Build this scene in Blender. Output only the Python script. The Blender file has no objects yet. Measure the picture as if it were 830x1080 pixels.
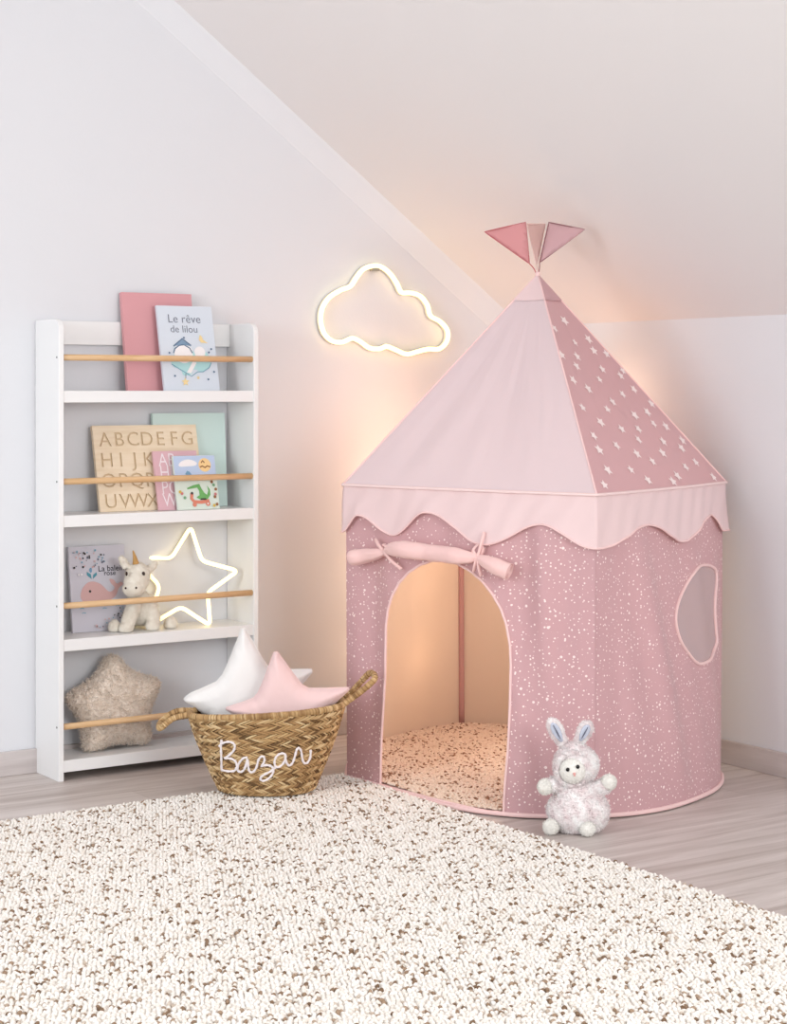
import bpy, math, random
import numpy as np
from mathutils import Vector, Matrix
from mathutils.geometry import delaunay_2d_cdt
from mathutils import noise as mnoise
random.seed(7); np.random.seed(7)
C = bpy.context.scene.collection
PI = math.pi

# ------------------------------------------------------------------ camera
F = 1943.0; CX = 415.0; HY = 410.0; HC = 1.05; YAW = math.radians(33.95)
SA, CA = math.sin(YAW), math.cos(YAW)
WALL_Y = 4.735; KNEE_X = 3.662; KNEE_Z = 1.251; SLOPE = 0.7214

cam = bpy.data.cameras.new('camera'); camo = bpy.data.objects.new('camera', cam)
C.objects.link(camo); bpy.context.scene.camera = camo
cam.sensor_fit = 'AUTO'; cam.sensor_width = 36; cam.lens = F*36/1080; cam.shift_y = (HY-540)/1080
cam.clip_start = 0.05
camo.location = (0, 0, HC); camo.rotation_euler = (PI/2, 0, -YAW)

def W(u, d, z=0.0):                 # lateral, depth (room units, metres) -> room position
    return Vector((d*SA + u*CA, d*CA - u*SA, z))
def ray(px, py):
    k = px-CX
    return Vector((F*SA + k*CA, F*CA - k*SA, HY-py))
def at_y(px, py, Y):
    r = ray(px, py); return Vector((0, 0, HC)) + r*(Y/r.y)
def at_d(px, py, d):
    return W((px-CX)*d/F, d, HC+(HY-py)*d/F)
def on_plane(px, py, p0, n):
    r = ray(px, py); o = Vector((0, 0, HC)); return o + r*((p0-o).dot(n)/r.dot(n))
def x_at(px, Y):
    r = ray(px, 0); return r.x*Y/r.y
def proj(p):
    d = p.x*SA + p.y*CA; u = p.x*CA - p.y*SA
    return CX+F*u/d, HY-F*(p.z-HC)/d

# ------------------------------------------------------------------ materials
def lin(c):
    return tuple(((v/255)/12.92 if v/255 <= .04045 else ((v/255+.055)/1.055)**2.4) for v in c)+(1,)
def new_mat(name):
    m = bpy.data.materials.new(name); m.use_nodes = True
    nt = m.node_tree; return m, nt, nt.nodes, nt.links, nt.nodes['Principled BSDF']
def mat(name, col, rough=.6, var=None, vscale=20, bump=0, bscale=200, trans=0, emis=None, estr=0, spec=.3, stretch=None, sheen=0, detail=4):
    m, nt, N, L, b = new_mat(name)
    b.inputs['Base Color'].default_value = lin(col); b.inputs['Roughness'].default_value = rough
    b.inputs['Specular IOR Level'].default_value = spec
    if sheen: b.inputs['Sheen Weight'].default_value = sheen
    tc = N.new('ShaderNodeTexCoord'); mp = N.new('ShaderNodeMapping'); L.new(tc.outputs['Object'], mp.inputs[0])
    if stretch: mp.inputs['Scale'].default_value = stretch
    colsock = None
    if var:
        n = N.new('ShaderNodeTexNoise'); n.inputs['Scale'].default_value = vscale; n.inputs['Detail'].default_value = detail
        L.new(mp.outputs[0], n.inputs['Vector'])
        r = N.new('ShaderNodeValToRGB'); r.color_ramp.elements[0].position = .35; r.color_ramp.elements[1].position = .65
        r.color_ramp.elements[0].color = lin(var); r.color_ramp.elements[1].color = lin(col)
        L.new(n.outputs['Fac'], r.inputs[0]); L.new(r.outputs[0], b.inputs['Base Color']); colsock = r.outputs[0]
    if bump:
        n2 = N.new('ShaderNodeTexNoise'); n2.inputs['Scale'].default_value = bscale; n2.inputs['Detail'].default_value = 3
        L.new(mp.outputs[0], n2.inputs['Vector'])
        bp = N.new('ShaderNodeBump'); bp.inputs['Strength'].default_value = bump; bp.inputs['Distance'].default_value = .004
        L.new(n2.outputs['Fac'], bp.inputs['Height']); L.new(bp.outputs[0], b.inputs['Normal'])
    if emis:
        b.inputs['Emission Color'].default_value = lin(emis); b.inputs['Emission Strength'].default_value = estr
    if trans:
        add_translucent(m, trans, col, colsock)
    return m
def add_translucent(m, f, col, colsock=None):
    nt = m.node_tree; N = nt.nodes; L = nt.links; b = N['Principled BSDF']; out = N['Material Output']
    t = N.new('ShaderNodeBsdfTranslucent'); t.inputs[0].default_value = lin(col)
    if colsock: L.new(colsock, t.inputs[0])
    mx = N.new('ShaderNodeMixShader'); mx.inputs[0].default_value = f
    L.new(b.outputs[0], mx.inputs[1]); L.new(t.outputs[0], mx.inputs[2]); L.new(mx.outputs[0], out.inputs['Surface'])
def dotted_mat(name, base, dot, trans=.12):
    m, nt, N, L, b = new_mat(name)
    b.inputs['Roughness'].default_value = .55; b.inputs['Specular IOR Level'].default_value = .25; b.inputs['Sheen Weight'].default_value = .2
    uv = N.new('ShaderNodeUVMap')
    cur = None
    base_rgb = N.new('ShaderNodeRGB'); base_rgb.outputs[0].default_value = lin(base); prev = base_rgb.outputs[0]
    for sc, rad, thr, keep in ((82, .0, .25, -.18), (31, 3.7, .17, -.35)):
        mp = N.new('ShaderNodeMapping'); mp.inputs['Location'].default_value = (rad, rad*1.3, 0); L.new(uv.outputs[0], mp.inputs[0])
        v = N.new('ShaderNodeTexVoronoi'); v.voronoi_dimensions = '2D'; v.inputs['Scale'].default_value = sc
        L.new(mp.outputs[0], v.inputs['Vector'])
        sep = N.new('ShaderNodeSeparateColor'); L.new(v.outputs['Color'], sep.inputs[0])
        mu = N.new('ShaderNodeMath'); mu.operation = 'MULTIPLY'; mu.inputs[1].default_value = thr; L.new(sep.outputs[0], mu.inputs[0])
        sb = N.new('ShaderNodeMath'); sb.operation = 'ADD'; sb.inputs[1].default_value = thr*keep; L.new(mu.outputs[0], sb.inputs[0])
        lt = N.new('ShaderNodeMath'); lt.operation = 'LESS_THAN'; L.new(v.outputs['Distance'], lt.inputs[0]); L.new(sb.outputs[0], lt.inputs[1])
        mx = N.new('ShaderNodeMix'); mx.data_type = 'RGBA'; L.new(lt.outputs[0], mx.inputs['Factor'])
        L.new(prev, mx.inputs['A']); mx.inputs['B'].default_value = lin(dot); prev = mx.outputs['Result']
    L.new(prev, b.inputs['Base Color'])
    n = N.new('ShaderNodeTexNoise'); n.inputs['Scale'].default_value = 14; L.new(uv.outputs[0], n.inputs['Vector'])
    bp = N.new('ShaderNodeBump'); bp.inputs['Strength'].default_value = .25; bp.inputs['Distance'].default_value = .01
    L.new(n.outputs['Fac'], bp.inputs['Height']); L.new(bp.outputs[0], b.inputs['Normal'])
    add_translucent(m, trans, base, prev)
    return m
def attr_mat(name, stops, rough=.8, spec=.15):
    m, nt, N, L, b = new_mat(name)
    a = N.new('ShaderNodeAttribute'); a.attribute_name = 'rnd'
    r = N.new('ShaderNodeValToRGB'); r.color_ramp.interpolation = 'LINEAR'
    el = r.color_ramp.elements
    el[0].position = stops[0][0]; el[0].color = lin(stops[0][1]); el[1].position = stops[-1][0]; el[1].color = lin(stops[-1][1])
    for p, c in stops[1:-1]:
        e = el.new(p); e.color = lin(c)
    L.new(a.outputs['Fac'], r.inputs[0]); L.new(r.outputs[0], b.inputs['Base Color'])
    b.inputs['Roughness'].default_value = rough; b.inputs['Specular IOR Level'].default_value = spec
    return m
def plank_mat(name, a_, b_, joint, sc=(1, 1, 1), spec=.35, rough=.42, plank=(1.3, .19)):
    m, nt, N, L, b = new_mat(name)
    tc = N.new('ShaderNodeTexCoord'); mp = N.new('ShaderNodeMapping'); L.new(tc.outputs['Object'], mp.inputs[0]); mp.inputs['Scale'].default_value = sc
    br = N.new('ShaderNodeTexBrick'); br.inputs['Scale'].default_value = 1; br.inputs['Brick Width'].default_value = plank[0]; br.inputs['Row Height'].default_value = plank[1]
    br.inputs['Mortar Size'].default_value = .0015; br.inputs['Mortar Smooth'].default_value = .3; br.offset = .37
    br.inputs['Color1'].default_value = (.45, .45, .45, 1); br.inputs['Color2'].default_value = (.62, .62, .62, 1); br.inputs['Mortar'].default_value = (.3, .3, .3, 1)
    L.new(mp.outputs[0], br.inputs['Vector'])
    m2 = N.new('ShaderNodeMapping'); L.new(mp.outputs[0], m2.inputs[0]); m2.inputs['Scale'].default_value = (1.1, 13, 13)
    n = N.new('ShaderNodeTexNoise'); n.inputs['Scale'].default_value = 1.6; n.inputs['Detail'].default_value = 6; n.inputs['Roughness'].default_value = .6; n.inputs['Distortion'].default_value = .6
    L.new(m2.outputs[0], n.inputs['Vector'])
    mm = N.new('ShaderNodeMix'); mm.data_type = 'FLOAT'; mm.inputs['Factor'].default_value = .4
    L.new(n.outputs['Fac'], mm.inputs['A']); L.new(br.outputs['Color'], mm.inputs['B'])
    r = N.new('ShaderNodeValToRGB'); e = r.color_ramp.elements; e[0].position = .38; e[1].position = .62; e[0].color = lin(a_); e[1].color = lin(b_)
    L.new(mm.outputs[0], r.inputs[0])
    L.new(r.outputs[0], b.inputs['Base Color']); b.inputs['Roughness'].default_value = rough; b.inputs['Specular IOR Level'].default_value = spec
    return m

M = {}
M['wall'] = mat('wall_paint', (222, 223, 227), .85, bump=.05, bscale=160, spec=.1)
M['ceil'] = mat('ceiling_paint', (232, 229, 229), .9, spec=.1)
M['floor'] = plank_mat('laminate_floor', (172, 158, 151), (216, 207, 202), (120, 110, 105))
M['base'] = plank_mat('laminate_skirting', (186, 176, 174), (214, 207, 205), (200, 190, 190), spec=.3, plank=(9, 9))
M['white'] = mat('white_lacquer', (238, 238, 238), .35, spec=.4)
M['rod'] = mat('beech_wood', (228, 192, 150), .45, var=(212, 172, 126), vscale=9, stretch=(1, 10, 10))
M['screw'] = mat('screw_metal', (90, 90, 92), .4)
M['paper'] = mat('book_paper', (236, 232, 224), .8)
def flat(name, c, rough=.5, **k): 
    if name not in M: M[name] = mat(name, c, rough, **k)
    return M[name]

# ------------------------------------------------------------------ mesh helpers
ORG = {}
class MB:
    def __init__(s): s.v = []; s.f = []; s.mi = []; s.uv = []; s.rnd = []; s.smooth = True
    def add(s, verts, faces, mi=0, uvs=None, rnd=0.0):
        o = len(s.v); s.v += [Vector(p) for p in verts]; s.f += [tuple(i+o for i in f) for f in faces]
        s.mi += [mi]*len(faces); s.uv += (uvs if uvs else [(0, 0)]*len(verts)); s.rnd += [rnd]*len(verts) if not isinstance(rnd, list) else rnd
        return s
    def box(s, lo, hi, mi=0):
        x0, y0, z0 = lo; x1, y1, z1 = hi
        v = [(x0,y0,z0),(x1,y0,z0),(x1,y1,z0),(x0,y1,z0),(x0,y0,z1),(x1,y0,z1),(x1,y1,z1),(x0,y1,z1)]
        f = [(0,3,2,1),(4,5,6,7),(0,1,5,4),(1,2,6,5),(2,3,7,6),(3,0,4,7)]
        return s.add(v, f, mi)
    def obox(s, o, u, v, n, w, h, t, mi=0):   # box from corner o: along u by w, v by h, n by t
        p = [o, o+u*w, o+u*w+n*t, o+n*t]; q = [a+v*h for a in p]
        return s.add(p+q, [(0,3,2,1),(4,5,6,7),(0,1,5,4),(1,2,6,5),(2,3,7,6),(3,0,4,7)], mi)
    def tube(s, pts, r, closed=False, seg=10, mi=0, rnd=0.0, flat=1.0, caps=True):
        pts = [Vector(p) for p in pts]; n = len(pts); R = r if isinstance(r, (list, tuple)) else [r]*n
        T = []
        for i in range(n):
            a = pts[(i-1) % n] if (closed or i > 0) else pts[i]; b = pts[(i+1) % n] if (closed or i < n-1) else pts[i]
            t = (b-a); T.append(t.normalized() if t.length > 1e-9 else Vector((0, 0, 1)))
        up = Vector((0, 0, 1)) if abs(T[0].z) < .9 else Vector((1, 0, 0))
        nrm = (up - T[0]*up.dot(T[0])).normalized(); fr = []
        for i in range(n):
            nrm = nrm - T[i]*nrm.dot(T[i])
            nrm = nrm.normalized() if nrm.length > 1e-6 else T[i].orthogonal().normalized()
            fr.append((nrm.copy(), T[i].cross(nrm)))
        vs = []
        for i in range(n):
            a, b = fr[i]
            for k in range(seg):
                th = 2*PI*k/seg; vs.append(pts[i] + a*(math.cos(th)*R[i]) + b*(math.sin(th)*R[i]*flat))
        fs = []
        for i in range(n if closed else n-1):
            j = (i+1) % n
            for k in range(seg):
                k2 = (k+1) % seg; fs.append((i*seg+k, i*seg+k2, j*seg+k2, j*seg+k))
        if not closed and caps:
            fs.append(tuple(range(seg))[::-1]); fs.append(tuple((n-1)*seg+k for k in range(seg)))
        return s.add(vs, fs, mi, rnd=rnd)
    def ell(s, c, rx, ry, rz, seg=24, rings=16, rot=None, mi=0):
        vs = []; fs = []; c = Vector(c)
        for i in range(rings+1):
            ph = PI*i/rings
            for k in range(seg):
                th = 2*PI*k/seg; p = Vector((rx*math.sin(ph)*math.cos(th), ry*math.sin(ph)*math.sin(th), rz*math.cos(ph)))
                if rot: p = rot @ p
                vs.append(c+p)
        for i in range(rings):
            for k in range(seg):
                k2 = (k+1) % seg; fs.append((i*seg+k, (i+1)*seg+k, (i+1)*seg+k2, i*seg+k2))
        return s.add(vs, fs, mi)
    def build(s, name, mats, parent=None, org=None, smooth=True, bevel=0, solid=0, rnd=False):
        if not isinstance(mats, (list, tuple)): mats = [mats]
        o_ = ORG[parent.name] if parent else (Vector(org) if org else Vector((0, 0, 0)))
        me = bpy.data.meshes.new(name); me.from_pydata([tuple(p-o_) for p in s.v], [], s.f)
        for m_ in mats: me.materials.append(m_)
        if len(mats) > 1: me.polygons.foreach_set('material_index', s.mi)
        if any(u != (0, 0) for u in s.uv[:500]) or any(u != (0,0) for u in s.uv[-5:]):
            ul = me.uv_layers.new(name='UVMap'); idx = np.zeros(len(me.loops), dtype=np.int32); me.loops.foreach_get('vertex_index', idx)
            ul.data.foreach_set('uv', np.array(s.uv, dtype=np.float32)[idx].ravel())
        if rnd:
            a = me.attributes.new('rnd', 'FLOAT', 'POINT'); a.data.foreach_set('value', np.array(s.rnd, dtype=np.float32))
        me.polygons.foreach_set('use_smooth', [smooth]*len(me.polygons)); me.update()
        ob = bpy.data.objects.new(name, me); C.objects.link(ob)
        if parent: ob.parent = parent
        else: ob.location = o_
        ORG[ob.name] = o_
        if solid:
            md = ob.modifiers.new('thickness', 'SOLIDIFY'); md.thickness = solid; md.offset = 0
        if bevel:
            md = ob.modifiers.new('bevel', 'BEVEL'); md.width = bevel; md.segments = 3; md.limit_method = 'ANGLE'
        return ob
def tag(o, label=None, cat=None, group=None, kind=None):
    if label: o['label'] = label
    if cat: o['category'] = cat
    if group: o['group'] = group
    if kind: o['kind'] = kind
    return o
def thing(name, loc, label, cat, group=None):
    o = bpy.data.objects.new(name, None); C.objects.link(o); o.location = loc; o.empty_display_size = .05
    ORG[o.name] = Vector(loc); return tag(o, label, cat, group)

def pip(x, y, poly):
    c = False; n = len(poly); j = n-1
    for i in range(n):
        xi, yi = poly[i]; xj, yj = poly[j]
        if (yi > y) != (yj > y) and x < (xj-xi)*(y-yi)/(yj-yi)+xi: c = not c
        j = i
    return c
def resample(poly, step, closed=True):
    out = []; n = len(poly)
    for i in range(n if closed else n-1):
        a = Vector(poly[i]); b = Vector(poly[(i+1) % n]); k = max(1, int(math.ceil((b-a).length/step)))
        for j in range(k): out.append(tuple(a+(b-a)*(j/k)))
    if not closed: out.append(tuple(poly[-1]))
    return out
def fill2d(outer, loops, step, grid=True):
    """triangulate; returns verts, tris, flag(inside any loop by parity)"""
    allv = []; edges = []
    for lp in [outer]+loops:
        o = len(allv); allv += [Vector(p) for p in lp]; edges += [(o+i, o+(i+1) % len(lp)) for i in range(len(lp))]
    nb = len(allv)
    if grid:
        xs = [p[0] for p in outer]; ys = [p[1] for p in outer]
        B = np.array([tuple(p) for p in allv])
        gx = np.arange(min(xs)+step/2, max(xs), step); gy = np.arange(min(ys)+step/2, max(ys), step*.87)
        for j, y in enumerate(gy):
            for x in gx:
                x2 = x+(step/2 if j % 2 else 0)
                if np.min((B[:nb, 0]-x2)**2+(B[:nb, 1]-y)**2) < (step*.45)**2: continue
                if pip(x2, y, outer): allv.append(Vector((x2, y)))
    r = delaunay_2d_cdt(allv, edges, [], 0, 1e-7)
    V = [tuple(p) for p in r[0]]; T = []; fl = []
    for f in r[2]:
        cx = sum(V[i][0] for i in f)/3; cy = sum(V[i][1] for i in f)/3
        if not pip(cx, cy, outer): continue
        k = sum(pip(cx, cy, l) for l in loops) % 2
        T.append(tuple(f)); fl.append(k)
    return V, T, fl
def catmull(P, n=8, closed=True):
    P = [Vector(p) for p in P]; out = []; N_ = len(P)
    for i in range(N_ if closed else N_-1):
        if closed: p0, p1, p2, p3 = P[i-1], P[i], P[(i+1) % N_], P[(i+2) % N_]
        else: p0, p1, p2, p3 = P[max(i-1, 0)], P[i], P[i+1], P[min(i+2, N_-1)]
        for k in range(n):
            t = k/n; out.append(.5*((2*p1)+(p2-p0)*t+(2*p0-5*p1+4*p2-p3)*t*t+(3*p1-p0-3*p2+p3)*t**3))
    if not closed: out.append(P[-1].copy())
    return out
def remeshed(mb, voxel, smooth_it=4):
    me = bpy.data.meshes.new('tmp'); me.from_pydata([tuple(p) for p in mb.v], [], mb.f)
    ob = bpy.data.objects.new('tmp', me); C.objects.link(ob)
    md = ob.modifiers.new('r', 'REMESH'); md.mode = 'VOXEL'; md.voxel_size = voxel
    sm = ob.modifiers.new('s', 'SMOOTH'); sm.iterations = smooth_it; sm.factor = .5
    dg = bpy.context.evaluated_depsgraph_get(); m2 = bpy.data.meshes.new_from_object(ob.evaluated_get(dg))
    out = MB(); out.add([v.co.copy() for v in m2.vertices], [tuple(p.vertices) for p in m2.polygons])
    bpy.data.objects.remove(ob); return out
def fuzz(mb, n, length, width, mi=0, up=0.0, zmin=-9):
    """short pile: n small tapering blades growing from the surface of mb"""
    V = np.array([tuple(p) for p in mb.v]); tris = []
    for f in mb.f:
        for k in range(1, len(f)-1): tris.append((f[0], f[k], f[k+1]))
    tris = np.array(tris); a, b, c = V[tris[:, 0]], V[tris[:, 1]], V[tris[:, 2]]
    nn = np.cross(b-a, c-a); ar = np.linalg.norm(nn, axis=1); nn = nn/(ar[:, None]+1e-12)
    pick = np.random.choice(len(tris), n, p=ar/ar.sum()); r1 = np.sqrt(np.random.rand(n)); r2 = np.random.rand(n)
    P = a[pick]*(1-r1)[:, None]+b[pick]*(r1*(1-r2))[:, None]+c[pick]*(r1*r2)[:, None]
    vs = []; fs = []
    D = nn[pick]+np.random.normal(0, .45, (n, 3)); D[:, 2] += up; D /= np.linalg.norm(D, axis=1)[:, None]
    S = np.cross(D, np.random.normal(0, 1, (n, 3))); S /= np.linalg.norm(S, axis=1)[:, None]
    Ln = length*np.random.uniform(.5, 1.2, n)
    q = np.random.normal(0, .35, (n, 3))
    for i in range(n):
        if P[i][2] < zmin: continue
        k = len(vs); m_ = P[i]+D[i]*Ln[i]*.55; e = P[i]+(D[i]+q[i])*Ln[i]
        vs += [P[i]-S[i]*width-D[i]*length*.2, P[i]+S[i]*width-D[i]*length*.2, m_+S[i]*width*.8, m_-S[i]*width*.8, e]
        fs += [(k, k+1, k+2, k+3), (k+3, k+2, k+4)]
    mb.add([Vector(v) for v in vs], fs, mi)
def star_pts(R, r, rot=0, n=5):
    return [((R if i % 2 == 0 else r)*math.cos(rot+PI/2-i*PI/n), (R if i % 2 == 0 else r)*math.sin(rot+PI/2-i*PI/n)) for i in range(2*n)]
def chaikin(P, it=1, q=.25):
    for _ in range(it):
        o = []
        for i in range(len(P)):
            a, b = P[i], P[(i+1) % len(P)]
            o += [(a[0]*(1-q)+b[0]*q, a[1]*(1-q)+b[1]*q), (a[0]*q+b[0]*(1-q), a[1]*q+b[1]*(1-q))]
        P = o
    return P
def puffy(outline, T, L0, step, O, U, V_, N_, wr=.0, pw=.5):
    """pillow from a 2-D outline; thickness grows with the distance from the seam"""
    out = resample(outline, step); V, Tt, _ = fill2d(out, [], step)
    A = np.array(V); ol = np.array(out); o2 = np.roll(ol, -1, axis=0)
    d = np.full(len(A), 9.0)
    for p, q in zip(ol, o2):
        e = q-p; t = np.clip(((A-p)@e)/(e@e+1e-12), 0, 1); d = np.minimum(d, np.linalg.norm(A-(p+t[:, None]*e), axis=1))
    h = T*np.clip(np.sin(np.clip(d/L0, 0, 1)*PI/2), 0, 1)**pw
    h[d < 1e-5] = 0
    if wr:
        h = h*(1+wr*np.sin(A[:, 0]*210+3*np.sin(A[:, 1]*60))*np.exp(-d/(L0*.35)))
    mb = MB(); n = len(V)
    fr = [O+U*float(a[0])+V_*float(a[1])+N_*float(hh) for a, hh in zip(A, h)]
    bk = [O+U*float(a[0])+V_*float(a[1])-N_*float(hh) for a, hh in zip(A, h)]
    mp = {}; verts = list(fr)
    for i in range(n):
        if d[i] < 1e-5: mp[i] = i
        else: mp[i] = len(verts); verts.append(bk[i])
    mb.add(verts, Tt+[tuple(mp[i] for i in t[::-1]) for t in Tt])
    seam = [O+U*p[0]+V_*p[1] for p in out]
    return mb, seam
def text_mesh(txt, size, align='LEFT', outline=False, off=0, spacing=1.0):
    cu = bpy.data.curves.new('t', 'FONT'); cu.body = txt; cu.size = size; cu.align_x = align; cu.resolution_u = 3; cu.offset = off; cu.space_character = spacing
    if outline: cu.fill_mode = 'NONE'
    ob = bpy.data.objects.new('t', cu); C.objects.link(ob)
    dg = bpy.context.evaluated_depsgraph_get(); me = bpy.data.meshes.new_from_object(ob.evaluated_get(dg))
    bpy.data.objects.remove(ob)
    V = [(v.co.x, v.co.y) for v in me.vertices]
    if not outline: return V, [tuple(p.vertices) for p in me.polygons]
    adj = {}
    for e in me.edges:
        a, b = e.vertices; adj.setdefault(a, []).append(b); adj.setdefault(b, []).append(a)
    loops = []; seen = set()
    for s0 in adj:
        if s0 in seen: continue
        lp = [s0]; seen.add(s0); cur = s0
        while True:
            nx = [x for x in adj[cur] if x not in seen]
            if not nx: break
            cur = nx[0]; seen.add(cur); lp.append(cur)
        if len(lp) > 2: loops.append([V[i] for i in lp])
    return loops

# ------------------------------------------------------------------ the room
def struct(mb, name, m, **k): return tag(mb.build(name, m, **k), kind='structure')
X0, Y0, CZ = -2.6, -1.6, 2.45
XR = KNEE_X-(CZ-KNEE_Z)/SLOPE
struct(MB().box((X0, Y0, -.06), (KNEE_X+.1, WALL_Y+.1, 0)), 'floor', M['floor'], smooth=False)
b = MB(); y0, y1 = WALL_Y, WALL_Y+.1
prof = [(X0, 0), (KNEE_X, 0), (KNEE_X, KNEE_Z), (XR, CZ), (X0, CZ)]
b.add([(x, y0, z) for x, z in prof]+[(x, y1, z) for x, z in prof], [(0, 1, 2, 3, 4), (9, 8, 7, 6, 5)]+[(i, 5+i, 5+(i+1) % 5, (i+1) % 5) for i in range(5)])
struct(b, 'wall_back', M['wall'], smooth=False)
struct(MB().box((KNEE_X, Y0, 0), (KNEE_X+.1, WALL_Y, KNEE_Z)), 'wall_right', M['wall'], smooth=False)
b = MB(); t = .1
pr = [(KNEE_X+.1, KNEE_Z-.0), (KNEE_X, KNEE_Z), (XR, CZ), (X0, CZ), (X0, CZ+t), (XR+.03, CZ+t), (KNEE_X+.1, KNEE_Z+t)]
b.add([(x, Y0, z) for x, z in pr]+[(x, WALL_Y+.1, z) for x, z in pr], [tuple(range(7)), tuple(range(7, 14))[::-1]]+[(i, (i+1) % 7, 7+(i+1) % 7, 7+i) for i in range(7)])
struct(b, 'ceiling', M['ceil'], smooth=False)
# chamfer added under the slope, shaped to catch warm light as a bright band
dv = Vector((XR-KNEE_X, 0, CZ-KNEE_Z)).normalized(); dn = Vector((-SLOPE, 0, -1)).normalized()
b = MB(); a0 = Vector((KNEE_X, WALL_Y, KNEE_Z)); a1 = Vector((XR, WALL_Y, CZ)); off = dn*.064; yy = Vector((0, -.040, 0))
b.add([a0+off, a1+off, a1+yy, a0+yy, a0, a1], [(0, 1, 2, 3), (3, 2, 5, 4), (0, 4, 5, 1), (0, 3, 4), (1, 5, 2)])
struct(b, 'glow_chamfer', M['wall'], smooth=False)
struct(MB().box((X0, WALL_Y-.013, 0), (KNEE_X, WALL_Y, .066)), 'baseboard_back', M['base'], smooth=False, bevel=.002)
b = MB().box((Y0, -KNEE_X, 0), (WALL_Y-.013, -KNEE_X+.013, .066))
o = struct(b, 'baseboard_right', M['base'], smooth=False, bevel=.002); o.rotation_euler = (0, 0, PI/2)
# ------------------------------------------------------------------ bookcase
SX0, SX1, SYF, SYB, SZ = 2.004, 2.616, 4.576, 4.733, 1.237
TH = .015
bc = thing('bookcase', ((SX0+SX1)/2, (SYF+SYB)/2, 0), 'tall narrow white open bookcase with four shelves and wooden rods against the wall', 'bookcase')
for x in (SX0, SX1-TH):
    R = .03; cy, cz = SYF+R, SZ-R
    pr = [(SYF, 0), (SYB, 0), (SYB, SZ)]+[(cy+R*math.sin(-k*PI/16)*1, cz+R*math.cos(k*PI/16)) for k in range(9)]
    n = len(pr); b = MB()
    b.add([(x, y, z) for y, z in pr]+[(x+TH, y, z) for y, z in pr], [tuple(range(n))[::-1], tuple(range(n, 2*n))]+[(i, (i+1) % n, n+(i+1) % n, n+i) for i in range(n)])
    b.build('side_panel', M['white'], bc, smooth=False, bevel=.0015)
BZ = [1.044, .710, .378, .0545]
for z in BZ:
    b = MB().box((SX0+TH, SYF+.014, z-.018), (SX1-TH, SYB, z)).box((SX0+TH, SYF+.002, z-.031), (SX1-TH, SYF+.014, z+.0005))
    b.build('shelf_board', M['white'], bc, smooth=False, bevel=.001)
MB().box((SX0+TH, SYB-.016, 1.172), (SX1-TH, SYB, 1.237)).build('top_rail', M['white'], bc, smooth=False, bevel=.001)
for z in (1.134, .801, .468, .144):
    y = SYF+.012
    MB().tube([(SX0+TH-.001, y, z), ((SX0+SX1)/2, y, z), (SX1-TH+.001, y, z)], .0085, seg=18).build('rod', M['rod'], bc)
    for x, s in ((SX0, -1), (SX1, 1)):
        MB().tube([(x-s*.002, y, z), (x+s*.0008, y, z)], .0028, seg=12).build('screw', M['screw'], bc)

# ------------------------------------------------------------------ books
def cover_frame(bl, br, tl, zb, Yb):
    rb = ray(bl[0], 0).x/ray(bl[0], 0).y; rt = ray(tl[0], 0).x/ray(tl[0], 0).y
    Yt = Yb*rb/rt; P0 = Vector((x_at(bl[0], Yb), Yb, zb)); top = at_y(tl[0], tl[1], Yt)
    v = Vector((0, top.y-P0.y, top.z-P0.z)); h = v.length; v.normalize()
    u = Vector((1, 0, 0)); w = x_at(br[0], Yb)-P0.x
    return P0, u, v, u.cross(v), w, h      # normal points to the room
def book(name, label, bl, br, tl, zb, Yb, th, m, cat='book', group=None, hard=True):
    P0, u, v, n, w, h = cover_frame(bl, br, tl, zb, Yb)
    root = thing(name, P0+u*(w/2), label, cat, group)
    MB().obox(P0, u, v, -n, w, h, .0015).build('front_cover', m, root, smooth=False, bevel=.0004)
    MB().obox(P0-n*(th-.0015), u, v, -n, w, h, .0015).build('back_cover', m, root, smooth=False)
    MB().obox(P0-n*.0014+u*.001+v*.002, u, v, -n, w-.003, h-.004, th-.0028).build('pages', M['paper'], root, smooth=False)
    MB().obox(P0-n*.0003-u*.0004, u, v, -n, .002, h, th-.0006).build('spine', m, root, smooth=False)
    return root, P0, u, v, n, w, h
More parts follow.
